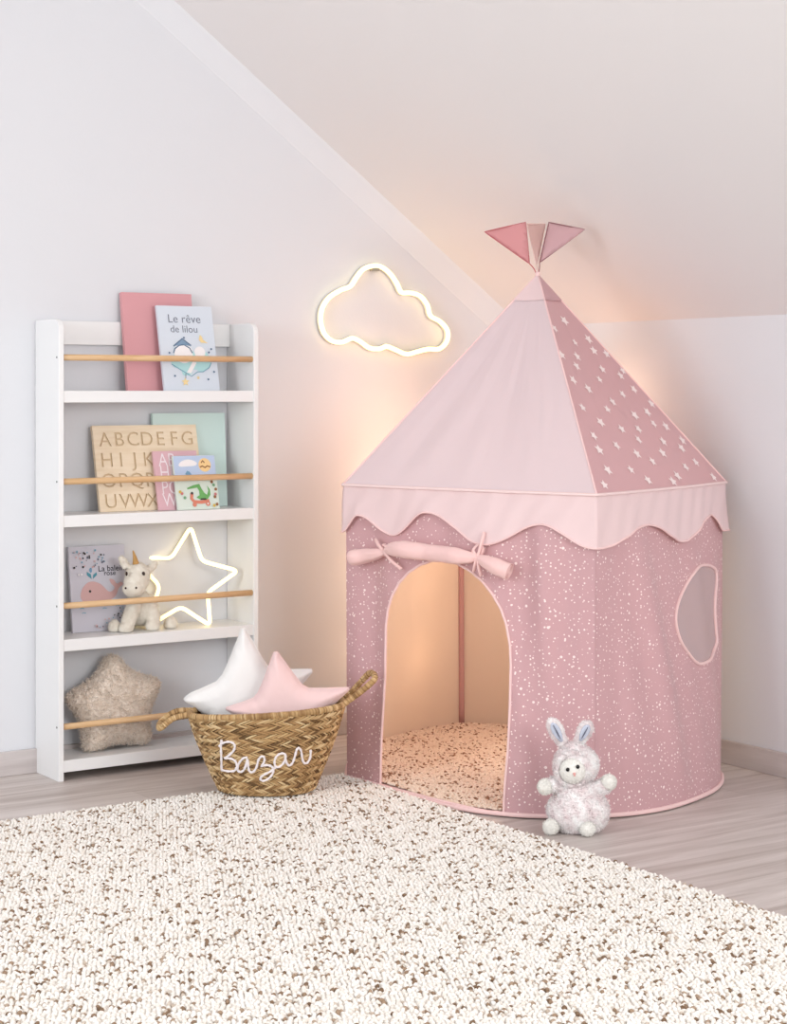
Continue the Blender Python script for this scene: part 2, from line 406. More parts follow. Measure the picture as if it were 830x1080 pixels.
class Print:
    """flat artwork printed on a cover, in fractions of the cover"""
    def __init__(s, fr): s.root, s.P, s.u, s.v, s.n, s.w, s.h = fr; s.b = MB(); s.m = []; s.k = 0
    def mi(s, name, c):
        mm = flat(name, c)
        if mm not in s.m: s.m.append(mm)
        return s.m.index(mm)
    def pt(s, x, y): return s.P+s.u*(x*s.w)+s.v*(y*s.h)+s.n*(.0004+s.k*.00012)
    def poly(s, pts, name, c):
        s.k += 1; i = s.mi(name, c); V, T, _ = fill2d([(p[0], p[1]) for p in pts], [], 1, grid=False)
        s.b.add([s.pt(*p) for p in V], T, i)
    def disc(s, x, y, r, name, c, ry=None, n=18):
        s.poly([(x+r*math.cos(2*PI*k/n), y+(ry or r*s.w/s.h)*math.sin(2*PI*k/n)) for k in range(n)], name, c)
    def star(s, x, y, r, name, c):
        s.poly([(x+a, y+b_*s.w/s.h) for a, b_ in star_pts(r, r*.45)], name, c)
    def line(s, pts, wd, name, c):
        pts = [(p[0]*s.w, p[1]*s.h) for p in pts]; L_ = []; R_ = []
        for i, p in enumerate(pts):
            a = pts[max(i-1, 0)]; b_ = pts[min(i+1, len(pts)-1)]; t = Vector((b_[0]-a[0], b_[1]-a[1])).normalized()
            nx, ny = -t.y*wd*s.w/2, t.x*wd*s.w/2; L_.append(((p[0]+nx)/s.w, (p[1]+ny)/s.h)); R_.append(((p[0]-nx)/s.w, (p[1]-ny)/s.h))
        s.k += 1; i_ = s.mi(name, c); n = len(L_); s.b.add([s.pt(*p) for p in L_+R_], [(i, n+i, n+i+1, i+1) for i in range(n-1)], i_)
    def text(s, t, x, y, size, name, c, align='LEFT', off=0, sx=1):
        V, Fc = text_mesh(t, size*s.w, align, off=off); s.k += 1; i = s.mi(name, c)
        o_ = s.pt(x, y); s.b.add([o_+s.u*p[0]*sx+s.v*p[1] for p in V], Fc, i)
    def done(s, name='cover_print'): return s.b.build(name, s.m, s.root, smooth=False)
Z1, Z2, Z3, Z4 = [z+.0008 for z in BZ]
book('picture_book', 'tall plain dusty pink book leaning at the back of the top shelf', (135, 412), (209, 412), (128, 308), Z1, 4.668, .014, flat('dusty_pink_cloth', (216, 158, 163), .7, bump=.1, bscale=900))
fr = book('picture_book', 'pale blue picture book titled with a dreaming child and cloud, in front of pink book', (174, 412), (232, 412), (165, 322), Z1, 4.622, .010, flat('pale_blue_cover', (214, 222, 232), .45))
p = Print(fr)
p.text('Le rêve', .17, .80, .20, 'ink_grey', (120, 125, 140), off=-.0001); p.text('de lilou', .20, .685, .17, 'ink_grey', (120, 125, 140), off=-.0001)
cl = [(.16, .36), (.20, .28), (.32, .25), (.36, .18), (.50, .19), (.56, .25), (.70, .22), (.84, .27), (.88, .36), (.82, .45), (.70, .48), (.62, .44), (.5, .5), (.3, .46)]
p.poly([tuple(q) for q in catmull([Vector(c) for c in cl], 5)], 'print_mint', (178, 220, 222))
p.disc(.40, .44, .17, 'print_white', (244, 240, 240)); p.disc(.70, .45, .10, 'print_white', (244, 240, 240))
p.line([(.22, .44), (.25, .49), (.33, .53), (.42, .54), (.52, .50), (.56, .44)], .02, 'print_navy', (86, 112, 142))
p.poly([(.24, .52), (.40, .60), (.55, .52), (.48, .53), (.40, .545), (.31, .53)], 'print_slate', (130, 158, 184)); p.line([(.23, .52), (.40, .61), (.55, .53)], .02, 'print_navy', (86, 112, 142))
p.poly([(.55, .34), (.62, .33), (.50, .20), (.42, .21)], 'print_white', (244, 240, 240))
p.line([(.16, .31), (.30, .25), (.40, .21), (.50, .165), (.62, .22)], .014, 'print_teal', (120, 170, 190))
p.line([(.62, .22), (.72, .22), (.84, .27), (.89, .33)], .014, 'print_teal', (120, 170, 190))
p.poly([(.73, .66), (.70, .60), (.74, .565), (.86, .56), (.78, .60), (.76, .64)], 'print_yellow', (240, 216, 160)); p.star(.38, .10, .075, 'print_yellow', (240, 216, 160)); p.star(.62, .15, .035, 'print_yellow', (240, 216, 160))
p.line([(.40, .20), (.39, .14)], .01, 'ink_grey', (120, 125, 140))
for x, y in ((.20, .17), (.92, .22), (.80, .13), (.91, .49), (.43, .62), (.14, .44), (.86, .45)): p.disc(x, y, .017, 'print_navy', (86, 112, 142))
p.done()

# second shelf
book('picture_book', 'large mint green book standing behind the wooden letter board', (164, 540), (240, 537), (161, 436), Z2, 4.693, .012, flat('mint_cover', (204, 224, 219), .55))
P0, u, v, n, w, h = cover_frame((106, 541), (216, 540), (97, 449), Z2, 4.650)
lb = thing('letter_board', P0+u*(w/2), 'pale wooden alphabet board with engraved capital letters on the second shelf', 'letter board')
rows = ['ABCDEFG', 'HIJKLMN', 'OPQRST', 'UVWXYZ']; loops = []; th = .012
cw = w*.925/7; chh = h/4.35
for r_, row in enumerate(rows):
    for c_, ch in enumerate(row):
        for lp in text_mesh(ch, chh*1.02, 'CENTER', outline=True, off=.0034):
            q = [(w*.04+cw*(c_+.5)+a, h-chh*(r_+1.0)*1.04-.001+bb) for a, bb in lp]
            loops.append(q)
outer = resample([(0, 0), (w, 0), (w, h), (0, h)], .03)
V, T, fl = fill2d(outer, loops, .02)
b = MB(); q = [P0+u*x+v*y for x, y in V]
b.add(q, [t for t, k in zip(T, fl) if not k], 0)
dp = .004
b.add([a-n*dp for a in q], [t for t, k in zip(T, fl) if k], 1)
for lp in loops:
    a_ = [P0+u*x+v*y for x, y in lp]; k = len(a_); b.add(a_+[x-n*dp for x in a_], [(i, (i+1) % k, k+(i+1) % k, k+i) for i in range(k)], 1)
o4 = [P0, P0+u*w, P0+u*w+v*h, P0+v*h]; b.add(o4+[x-n*th for x in o4], [(0, 4, 5, 1), (1, 5, 6, 2), (2, 6, 7, 3), (3, 7, 4, 0), (4, 7, 6, 5)], 0)
b.build('board', [mat('birch_ply', (242, 225, 200), .6, var=(234, 214, 184), vscale=12, stretch=(1, 1, 8)), mat('birch_groove_shade', (218, 194, 160), .7)], lb, smooth=False)  # groove darker than the same ply, recess shade put into the colour
fr = book('picture_book', 'small rose pink letters book in front of the wooden letter board', (168, 541), (214, 540), (161, 476), Z2, 4.624, .008, flat('rose_cover', (222, 180, 188), .5))
p = Print(fr)
for i, t in enumerate(['AB', 'HI', 'PQ', 'WX']): p.text(t, .10, [.74, .53, .27, .06][i], .40, 'print_paper', (244, 230, 234), off=-.0003, sx=.8)
p.done()
fr = book('picture_book', 'small blue and mint book with a green crocodile on a red scooter', (188, 539), (232, 537), (182, 481), Z2, 4.604, .008, flat('mint_white_cover', (218, 230, 220), .5))
p = Print(fr)
p.poly([(0.005, .62), (.995, .62), (.995, .995), (.005, .995)], 'print_sky', (190, 206, 232))
p.poly([tuple(q) for q in catmull([Vector(c) for c in [(.12, .84), (.2, .90), (.35, .93), (.5, .90), (.56, .85), (.5, .81), (.3, .80), (.15, .80)]], 4)], 'print_white', (244, 240, 240))
p.disc(.74, .82, .15, 'print_peach', (244, 208, 150))
p.line([(.66, .86), (.70, .90), (.74, .86)], .03, 'print_brown', (150, 104, 70)); p.line([(.62, .78), (.68, .80), (.74, .77), (.80, .80), (.87, .78)], .03, 'print_brown', (150, 104, 70))
p.poly([(.25, .66), (.30, .72), (.36, .70), (.40, .65), (.38, .62), (.3, .62)], 'print_bluebird', (120, 160, 190))
p.poly([(.26, .40), (.42, .45), (.56, .47), (.60, .38), (.66, .30), (.72, .26), (.76, .34), (.74, .44), (.80, .36), (.80, .26), (.72, .18), (.56, .17), (.46, .22), (.54, .26), (.54, .34), (.50, .40), (.26, .375)], 'print_green', (112, 176, 104))
p.line([(.36, .30), (.34, .20), (.40, .14), (.56, .13), (.76, .15)], .075, 'print_red', (216, 134, 112)); p.disc(.40, .09, .05, 'print_red', (216, 134, 112)); p.disc(.72, .10, .055, 'print_red', (216, 134, 112)); p.disc(.72, .10, .02, 'print_white', (244, 240, 240))
p.poly([(.54, .17), (.70, .17), (.68, .20), (.56, .20)], 'print_black', (60, 56, 56)); p.disc(.36, .30, .03, 'print_black', (60, 56, 56))
for x, y, c in ((.90, .44, 0), (.86, .50, 1), (.94, .36, 1), (.92, .27, 2), (.90, .22, 1), (.12, .30, 2), (.18, .22, 0), (.08, .33, 3), (.86, .06, 3), (.93, .08, 1)):
    p.disc(x, y, .035, *[('print_leaf', (120, 168, 130)), ('print_brown', (150, 104, 70)), ('print_rose', (206, 130, 130)), ('print_gold', (218, 186, 90))][c], n=8)
p.done()

# third shelf
fr = book('picture_book', 'grey lilac picture book with a pink whale, left of the unicorn', (77, 672), (136, 668), (72, 577), Z3, 4.686, .010, flat('lilac_cover', (204, 202, 212), .5))
p = Print(fr)
wh = [(.17, .40), (.20, .50), (.30, .57), (.42, .58), (.55, .54), (.66, .46), (.74, .46), (.78, .50), (.72, .55), (.70, .60), (.77, .59), (.83, .54), (.90, .56), (.94, .53), (.86, .49), (.82, .43), (.76, .38), (.60, .33), (.42, .31), (.26, .33)]
p.poly([tuple(q) for q in catmull([Vector(c) for c in wh], 4)], 'print_whale', (212, 172, 170))
p.disc(.34, .47, .022, 'print_black', (60, 56, 56))
p.poly([(.38, .61), (.30, .66), (.30, .70), (.37, .67)], 'print_tealdark', (84, 150, 168)); p.poly([(.40, .61), (.48, .66), (.47, .69), (.41, .66)], 'print_tealdark', (84, 150, 168)); p.disc(.37, .715, .025, 'print_bluebird', (120, 160, 190), ry=.03)
p.text('La baleine', .50, .695, .135, 'print_ink', (64, 62, 74), off=.0001); p.text('rose', .60, .645, .12, 'print_ink', (64, 62, 74), off=.0001)
rr = random.Random(3)
for i in range(46):
    x, y = rr.uniform(.06, .62), rr.uniform(.74, .96)
    if x > .5 and y < .8: continue
    c = rr.choice([('print_black', (60, 56, 56)), ('ink_grey', (120, 125, 140)), ('print_whale', (212, 172, 170)), ('print_teal', (120, 170, 190))]); p.disc(x, y, rr.uniform(.008, .019), *c, n=8)
for i in range(40):
    x = rr.uniform(.38, .95); y = rr.uniform(.04, .30)
    if y > (x-.3)*.75: continue
    c = rr.choice([('print_black', (60, 56, 56)), ('ink_grey', (120, 125, 140)), ('print_teal', (120, 170, 190)), ('print_whale', (212, 172, 170))]); p.disc(x, y, rr.uniform(.008, .017), *c, n=8)
for x0_, y0_ in ((.12, .275), (.15, .22), (.52, .26), (.75, .28)): p.line([(x0_, y0_), (x0_+.03, y0_+.006), (x0_+.07, y0_)], .014, 'print_teal', (120, 170, 190))
p.disc(.13, .67, .014, 'print_white', (244, 240, 240)); p.disc(.18, .67, .014, 'print_white', (244, 240, 240))
p.done()

# ------------------------------------------------------------------ neon lights
M['neon'] = mat('neon_silicone', (255, 250, 225), .5, emis=(255, 222, 145), estr=1.95)
M['neon_back'] = mat('neon_backing', (232, 226, 205), .5)
# cloud on the wall
cz = [(370,50),(312,66),(272,112),(243,155),(190,177),(132,215),(97,270),(90,335),(108,400),(150,438),(200,443),(250,424),(292,440),(340,473),(390,478),(428,466),(472,482),(530,505),(582,494),(640,480),(700,478),(738,440),(742,385),(705,338),(655,308),(638,252),(602,207),(552,190),(505,187),(482,142),(450,95),(412,62)]
cp = [at_y(320+x/4.882, 270+y/4.882, WALL_Y-.02) for x, y in cz]; path = catmull(cp, 6)
cl = thing('cloud_light', sum((Vector(q) for q in cp), Vector())/len(cp), 'glowing warm white neon cloud outline mounted on the wall above', 'wall light')
cl['label'] = 'glowing warm white neon cloud outline on the back wall left of the tent peak'
MB().tube([q+Vector((0, .011, 0)) for q in path], .0065, True, 10).build('backing_strip', M['neon_back'], cl)
MB().tube(path, .0072, True, 12).build('neon_tube', M['neon'], cl)
MB().box(tuple(cp[0]+Vector((-.012, -.002, -.016))), tuple(cp[0]+Vector((.014, .013, -.006)))).build('power_clip', flat('clip_grey', (150, 150, 140)), cl, smooth=False, bevel=.001)
# star on the third shelf
A = Vector((x_at(221.6, 4.622), 4.622, Z3+.0065)); B = Vector((x_at(156, 4.695), 4.695, Z3+.0065)); Cc = at_y(201.3, 555.4, 4.712)
pn = (B-A).cross(Cc-A).normalized()
sp = [(201.3,555.4),(212.9,591.7),(251,602),(219,624.8),(221.6,661.5),(190.7,640.2),(155,662),(168.5,618),(140,587.5),(180.5,589)]
pp = [on_plane(x, y, A, pn) for x, y in sp]
for q in pp: q.z = max(q.z, Z3+.0062)
path = []
for i in range(10):
    a, b_, c = pp[i-1], pp[i], pp[(i+1) % 10]; k = .15
    p1 = b_+(a-b_)*k; p2 = b_+(c-b_)*k
    for t in np.linspace(0, 1, 6): path.append(p1*(1-t)**2+b_*2*t*(1-t)+p2*t*t)
path = [Vector(x) for x in path]
zm = min(x.z for x in path); path = [x-Vector((0, 0, zm-Z3-.0058)) if x.z < Z3+.03 else x for x in path]
sl = thing('star_light', (A+B)/2-Vector((0, 0, .0065)), 'glowing warm white neon star outline standing on the third shelf behind the unicorn', 'lamp')
if pn.y < 0: pn = -pn
MB().tube([x+pn*.007 for x in path], .0045, True, 10).build('backing_strip', M['neon_back'], sl)
MB().tube(path, .0055, True, 12).build('neon_tube', M['neon'], sl)

# ------------------------------------------------------------------ plush unicorn
M['plush_white'] = mat('cream_plush', (240, 234, 222), .95, var=(228, 220, 206), vscale=60, bump=.4, bscale=500, spec=.05, sheen=.3)
def U2(x, y): return 60+x/6.385, 550+y/6.385
def Up(x, y, Y): a, c = U2(x, y); return at_y(a, c, Y)
un = thing('unicorn_plush', Vector((x_at(145, 4.65), 4.65, Z3)), 'small white plush unicorn with a golden horn sitting on the third shelf', 'soft toy')
k = 1/6.385*.00262
Y_ = 4.652
def cap(mb, P, R, seg=14):
    P = [Vector(q) for q in P]; pts = []; rs = []
    n = len(P); 
    d0 = (P[1]-P[0]).normalized(); d1 = (P[-1]-P[-2]).normalized()
    for a in (1.0, .8, .5): pts.append(P[0]-d0*R[0]*math.sin(a*PI/2)); rs.append(max(R[0]*math.cos(a*PI/2), R[0]*.08))
    pts += P; rs += R
    for a in (.5, .8, 1.0): pts.append(P[-1]+d1*R[-1]*math.sin(a*PI/2)); rs.append(max(R[-1]*math.cos(a*PI/2), R[-1]*.08))
    mb.tube(pts, rs, seg=seg)
b = MB()
b.ell(Up(575, 590, 4.672), .044, .036, .046)
b.ell(Up(560, 560, 4.668), .036, .03, .04)
cap(b, [Up(520, 570, 4.65), Up(488, 650, 4.640), Up(470, 715, 4.634)], [.022, .020, .0195])
cap(b, [Up(630, 570, 4.65), Up(648, 640, 4.640), Up(650, 700, 4.632)], [.022, .020, .0195])
b.ell(Up(645, 703, 4.627), .0205, .0185, .0195)
b.ell(Up(465, 718, 4.629), .021, .0185, .0185)
body = remeshed(b, .0032, 6)
for q in body.v: q.z = max(q.z, Z3+.0006)
fuzz(body, 5000, .0035, .0005, zmin=Z3+.003)
body.build('body', M['plush_white'], un)
for x, y, Yf, r1, r2 in ((388, 715, 4.655, .0165, .022), (766, 692, 4.64, .0195, .0215)):
    b = MB().ell(Up(x, y, Yf), r1, r1, r2)
    for q in b.v: q.z = max(q.z, Z3+.0006)
    fuzz(b, 900, .003, .0005, zmin=Z3+.002); b.build('hind_foot', M['plush_white'], un)
b = MB()
b.ell(Up(545, 372, 4.652), .036, .032, .041); b.ell(Up(520, 452, 4.633), .0335, .024, .0235)
b.ell(Up(532, 410, 4.640), .034, .028, .034)
for px_, pts in ((-1, [(470, 310), (445, 265), (428, 240)]), (1, [(615, 330), (648, 300), (668, 275)])):
    P = [Up(x, y, 4.655) for x, y in pts]; b.tube([P[0]]+P+[P[-1]+(P[-1]-P[-2])*.4], [.004, .012, .0125, .0085, .001], seg=14, flat=.6)
head = remeshed(b, .003, 5); fuzz(head, 3500, .003, .0005)
hd = head.build('head', M['plush_white'], un)
ho = [Up(532, 285, 4.645), Up(524, 240, 4.645), Up(512, 195, 4.645)]
MB().tube(catmull(ho, 5, False), list(np.linspace(.0095, .0012, 11)), seg=12).build('horn', mat('gold_fabric', (190, 146, 86), .45, bump=.3, bscale=400), hd)
for x, y, rx, rz in ((469, 352, .0032, .006), (582, 353, .0055, .0065)):
    P = Up(x, y, 4.6225 if x > 500 else 4.626); MB().ell(P, rx, .004, rz, 12, 8).build('eye', flat('eye_brown', (58, 40, 34), .15), hd)
for x, y in ((463, 449), (534, 447)):
    MB().ell(Up(x, y, 4.6095 if x > 500 else 4.6135), .0032, .0025, .0032, 10, 8).build('nostril', flat('eye_brown', (58, 40, 34), .15), hd)

# ------------------------------------------------------------------ fluffy star cushion
M['teddy'] = mat('beige_fleece', (252, 240, 228), .95, var=(240, 224, 208), vscale=70, bump=.6, bscale=260, spec=.05, sheen=.4)
O = at_y(121, 752, 4.668); sc = O.y/1776*1.0
tips = [(120, 694), (179, 731), (160, 802), (82, 804), (62, 739)]
c2 = (120.5, 755); ol = []
for i in range(5):
    a = tips[i]; b2 = tips[(i+1) % 5]; m_ = ((a[0]+b2[0])/2, (a[1]+b2[1])/2)
    ol += [a, (c2[0]+(m_[0]-c2[0])*.74, c2[1]+(m_[1]-c2[1])*.74)]
ol = chaikin([((x-121)*sc*1.02, (752-y)*sc) for x, y in ol], 2)
vv = Vector((0, .14, 1)).normalized(); uu = Vector((1, 0, 0)); nn = uu.cross(vv)
mb, seam = puffy(ol, .038, .05, .006, O, uu, vv, nn)
zmn = min(q.z for q in mb.v); dz = Z4+.0005-zmn
for q in mb.v: q.z += dz
fuzz(mb, 16000, .0085, .0010, zmin=Z4+.006)
tag(mb.build('star_cushion', M['teddy'], org=(O.x, O.y, Z4)), 'fluffy beige star cushion standing on the lowest shelf behind the rod', 'cushion')

# ------------------------------------------------------------------ basket
BD = 4.775; BU = (281.5-CX)*BD/F; BC = W(BU, BD); e1 = Vector((CA, -SA, 0)); e2 = Vector((SA, CA, 0)); BASE_Z = .016
def rimz(th): return .222+.013*math.cos(th)-.010*math.sin(th)*-1*0+.006*(-math.sin(th))
def bpos(th, t, off=0.0):
    """th=0 right, -pi/2 towards the camera; t 0..1 from the foot to the rim"""
    k = .33*math.sin(t*PI/2)+.67*t
    a = .121+(.200-.121)*k+off; b_ = .100+(.150-.100)*k+off
    z = BASE_Z+(rimz(th)-BASE_Z)*t
    n_ = 2.2; c, s = math.cos(th), math.sin(th)
    return BC+e1*(a*math.copysign(abs(c)**(2/n_), c))+e2*(b_*math.copysign(abs(s)**(2/n_), s))+Vector((0, 0, z))
bk = thing('basket', BC+Vector((0, 0, BASE_Z)), 'woven natural straw basket with two handles and white stitched word, on the rug corner', 'basket')
M['straw'] = attr_mat('straw', [(0, (112, 84, 54)), (.3, (160, 124, 82)), (.6, (196, 160, 112)), (1, (226, 200, 156))], .6, .3)
M['straw_in'] = mat('straw_shadow', (96, 68, 42), .8)  # shade in the gaps of the weave put into a dark brown
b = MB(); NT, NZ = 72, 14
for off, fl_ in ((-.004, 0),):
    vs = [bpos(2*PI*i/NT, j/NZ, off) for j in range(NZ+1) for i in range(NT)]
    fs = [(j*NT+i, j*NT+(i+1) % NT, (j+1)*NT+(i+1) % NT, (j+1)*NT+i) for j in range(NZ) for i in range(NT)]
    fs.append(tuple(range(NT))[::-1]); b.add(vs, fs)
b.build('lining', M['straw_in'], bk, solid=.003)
b = MB(); rows_ = 22; per = 84; rs = random.Random(5)
for r_ in range(rows_):
    sgn = 1 if r_ % 2 else -1
    for i in range(per):
        th0 = 2*PI*(i+rs.uniform(-.15, .15))/per; t0 = (r_+.5)/rows_; dth = 2*PI/per*1.25; dt = .62/rows_
        P = []
        for q in (-1, -.5, 0, .5, 1):
            tt = min(max(t0+q*dt*1.15, .0), 1)
            P.append(bpos(th0+q*dth*sgn*-1, tt, .0035*(1-q*q)+.0005*rs.random()))
        w_ = .0026*rs.uniform(.75, 1.2)
        b.tube(P, [w_*.45, w_*.95, w_, w_*.95, w_*.45], seg=6, rnd=min(1, max(0, rs.gauss(.52, .32))), caps=False)
b.build('woven_body', M['straw'], bk, rnd=True)
def rope(mb, path, r, closed, pitch, rs_, wr=.0018):
    # core plus wrapped strands
    mb.tube(path, r*.85, closed, 10, rnd=.35)
    P = resample([tuple(q) for q in path], pitch, closed); n = len(P)
    for i in range(n if closed else n-1):
        a = Vector(P[i]); c = Vector(P[(i+1) % n]); t = (c-a).normalized(); s_ = t.orthogonal().normalized(); q_ = t.cross(s_)
        ring = [a+(c-a)*(.9*k_/10)+(s_*math.cos(2*PI*k_/10)+q_*math.sin(2*PI*k_/10))*r for k_ in range(11)]
        mb.tube(ring, wr*rs_.uniform(.8, 1.2), seg=5, rnd=min(1, max(0, rs_.gauss(.55, .2))), caps=False)
b = MB(); rope(b, [bpos(2*PI*i/90, 1, 0) for i in range(90)], .0062, True, .0052, rs, .0024); b.build('rim', M['straw'], bk, rnd=True)
for side in (0, 1):
    if side == 0:
        f_, g_ = bpos(PI+.20, 1), bpos(PI-.25, 1)
        tip = at_d(169, 768, BD-.035); tip2 = at_d(171, 760, BD+.03); 
        pts = [f_, f_*.45+tip*.55+Vector((0, 0, .010)), tip, tip2, g_*.45+tip2*.55+Vector((0, 0, .012)), g_]
    else:
        f_, g_ = bpos(-.20, 1), bpos(.25, 1)
        tip = at_d(395, 716, BD-.035); tip2 = at_d(390, 710, BD+.025)
        pts = [f_, f_*.45+tip*.55-Vector((0, 0, .004)), tip, tip2, g_*.45+tip2*.55, g_]
    b = MB(); rope(b, catmull(pts, 8, False), .0060, False, .0050, rs, .0026); b.build('handle', M['straw'], bk, rnd=True)
# stitched word: pixel strokes carried onto the front of the basket
def on_basket(px, py):
    best = None; 
    for it in range(4):
        if best is None: ths = np.linspace(-PI+.1, -.1, 60); ts = np.linspace(0, 1, 40)
        else: ths = np.linspace(best[0]-dth_, best[0]+dth_, 9); ts = np.linspace(best[1]-dt_, best[1]+dt_, 9)
        bd = 1e9
        for a in ths:
            for t_ in ts:
                x, y = proj(bpos(a, t_, .006)); d_ = (x-px)**2+(y-py)**2
                if d_ < bd: bd = d_; nb = (a, t_)
        best = nb; dth_ = (ths[1]-ths[0])*1.1; dt_ = (ts[1]-ts[0])*1.1
    return bpos(best[0], best[1], .0075)
strokes = [
 [(98,72),(92,110),(95,170),(97,230),(98,298)],
 [(80,118),(105,95),(150,85),(185,98),(192,130),(170,168),(120,205)],
 [(120,205),(165,208),(198,228),(208,262),(192,295),(150,300),(105,292)],
 [(285,200),(255,205),(225,240),(212,285),(235,305),(265,280),(285,210),(290,260),(300,300),(325,305),(350,270),(365,215),(390,190),(408,205),(402,240),(385,262),(420,255),(455,262),(472,285),(462,325),(430,358),(395,370),(378,352),(400,328),(450,302),(490,270)],
 [(490,270),(480,235),(492,195),(520,172),(550,172),(560,195),(545,240),(515,268),(490,268)],
 [(560,180),(565,230),(585,258),(610,240),(628,190),(640,145),(655,130),(672,150),(680,200),(690,235),(715,240),(738,200),(742,145)],
]
b = MB()
for st in strokes:
    P = catmull([on_basket(220+x/6.917, 770+y/6.917) for x, y in st], 4, False)
    b.tube(P, [.0030+.0006*math.sin(i*1.9) for i in range(len(P))], seg=7)
b.build('stitched_word', mat('white_yarn', (250, 242, 244), .9, bump=.4, bscale=500), bk)

def star_pillow(name, label, c, tips_, notches, depth, T, m, group=None, lean=.0):
    O = at_d(c[0], c[1], depth); s_ = depth/F
    U = e1; V_ = (Vector((0, 0, 1))+e2*lean).normalized(); N_ = U.cross(V_)
    raw = []
    for a, b_ in zip(tips_, notches): raw += [a, b_]
    pts = [((x-c[0])*s_, (c[1]-y)*s_) for x, y in raw]
    out = []
    for i in range(10):
        a = Vector(pts[i]); b_ = Vector(pts[(i+1) % 10])
        if i % 2: a, b_ = b_, a
        mid = a.lerp(b_, .55); inw = -mid.normalized(); q = [a.lerp(b_, .3)+inw*.001, a.lerp(b_, .65)+inw*.003, b_]
        if i % 2: out += [tuple(x) for x in q[1::-1]]
        else: out += [tuple(a)]+[tuple(x) for x in q]
    out = chaikin(out, 1, .25)
    mb, seam = puffy(out, T, .04, .0045, O, U, V_, N_, wr=.06)
    def inside(q):          # the lower arms fold up against the inner side of the basket
        r_ = q-BC; x, y = r_.dot(e1), r_.dot(e2); t = min(max((r_.z-BASE_Z)/(.21-BASE_Z), 0), 1)
        if r_.z > .255: return q
        k = .33*math.sin(t*PI/2)+.67*t; a = .121+.079*k-.013; b2 = .100+.050*k-.013
        e = (abs(x/a)**2.2+abs(y/b2)**2.2)**(1/2.2)
        if e > 1:
            w = 1 if r_.z < .20 else (.255-r_.z)/.055
            f_ = 1-(1-1/e)*w; x *= f_; y *= f_
        return BC+e1*x+e2*y+Vector((0, 0, max(r_.z, BASE_Z+.012)))
    mb.v = [inside(q) for q in mb.v]; seam = [inside(q) for q in seam]
    root = thing(name, O, label, 'cushion', group)
    mb.build('pillow_body', m, root); MB().tube(seam, .0013, True, 6).build('seam_piping', m, root)
star_pillow('star_cushion', 'white star cushion sticking up in the basket behind the pink one', (259, 732), [(256, 659.5), (332, 706), (304, 795), (218, 795), (183, 738.5)], [(284, 706), (298, 748), (262, 772), (222, 757), (232, 717)], BD+.055, .036, mat('white_velvet', (240, 238, 236), .9, bump=.3, bscale=60, sheen=.4, spec=.1), lean=.1)
star_pillow('star_cushion', 'pink star cushion sticking up at the front of the basket', (303, 748), [(290, 684.5), (371, 725), (342, 800), (268, 806), (236, 747)], [(322, 726), (335, 760), (305, 785), (268, 768), (270, 735)], BD-.035, .036, mat('pink_velvet', (240, 208, 206), .9, bump=.3, bscale=60, sheen=.4, spec=.1), lean=.05)

# ------------------------------------------------------------------ play tent
EZ = .79; TZ0 = .006; APEX = W(.395, 5.05, 1.362)
Ecorn = [Vector((-.128, 4.97)), Vector((.493, 4.50)), Vector((.912, 5.10)), Vector((.205, 5.66))]     # left, front, right, back
Bside = [[(-.125, 4.95), (-.03, 4.835), (.05, 4.72), (.123, 4.62), (.208, 4.548), (.335, 4.497), (.492, 4.493)],
         [(.492, 4.493), (.60, 4.53), (.70, 4.605), (.806, 4.744), (.86, 4.86), (.883, 4.97)],
         [(.883, 4.97), (.875, 5.12), (.785, 5.30), (.62, 5.49), (.42, 5.65), (.21, 5.72)],
         [(.21, 5.72), (.07, 5.60), (-.05, 5.42), (-.115, 5.18), (-.125, 4.95)]]
def arclen(P):
    P = catmull([Vector(p) for p in P], 10, False); L = [0]
    for i in range(1, len(P)): L.append(L[-1]+(P[i]-P[i-1]).length)
    return P, L
BS = [arclen(p) for p in Bside]
def base_pt(k, s):
    P, L = BS[k]; t = s*L[-1]
    for i in range(1, len(P)):
        if L[i] >= t-1e-12:
            f_ = (t-L[i-1])/(L[i]-L[i-1]+1e-12); return P[i-1].lerp(P[i], f_)
    return P[-1]
BSA = [[base_pt(k, i/60) for i in range(61)] for k in range(4)]
def base_fast(k, s):
    x = min(max(s, 0), 1)*60; i = min(int(x), 59); return BSA[k][i].lerp(BSA[k][i+1], x-i)
def eave_pt(k, s):
    a, b_ = Ecorn[k], Ecorn[(k+1) % 4]; p_ = a.lerp(b_, s); d = (b_-a); n_ = Vector((d.y, -d.x)).normalized()
    return p_+n_*(.014*4*s*(1-s))
def fold(k, s, h):
    e = min(1, 8*s)*min(1, 8*(1-s))*max(0, math.sin(PI*min(1, h)))**.6
    if k == 0:
        f_ = .008*math.sin(2*PI*(3.1*s+.5*h)+.5)+.004*math.sin(2*PI*(7*s-.9*h*s))+.011*math.exp(-((s-.84+.10*(h-.5))/.03)**2)-.010*math.exp(-((s-.92)/.035)**2)+.006*math.exp(-((s-.72+.22*(h-.5))/.02)**2)
    elif k == 1:
        f_ = .016*math.exp(-((s-.20-.25*(1-h))/.07)**2)-.008*math.exp(-((s-.08-.05*(1-h))/.05)**2)-.006*math.exp(-((s-.46-.1*(1-h))/.1)**2)+.003*math.sin(2*PI*(5*s+1.2*h))
    else: f_ = .006*math.sin(2*PI*(2.5*s+.3*h))
    return f_*e
CN = {}
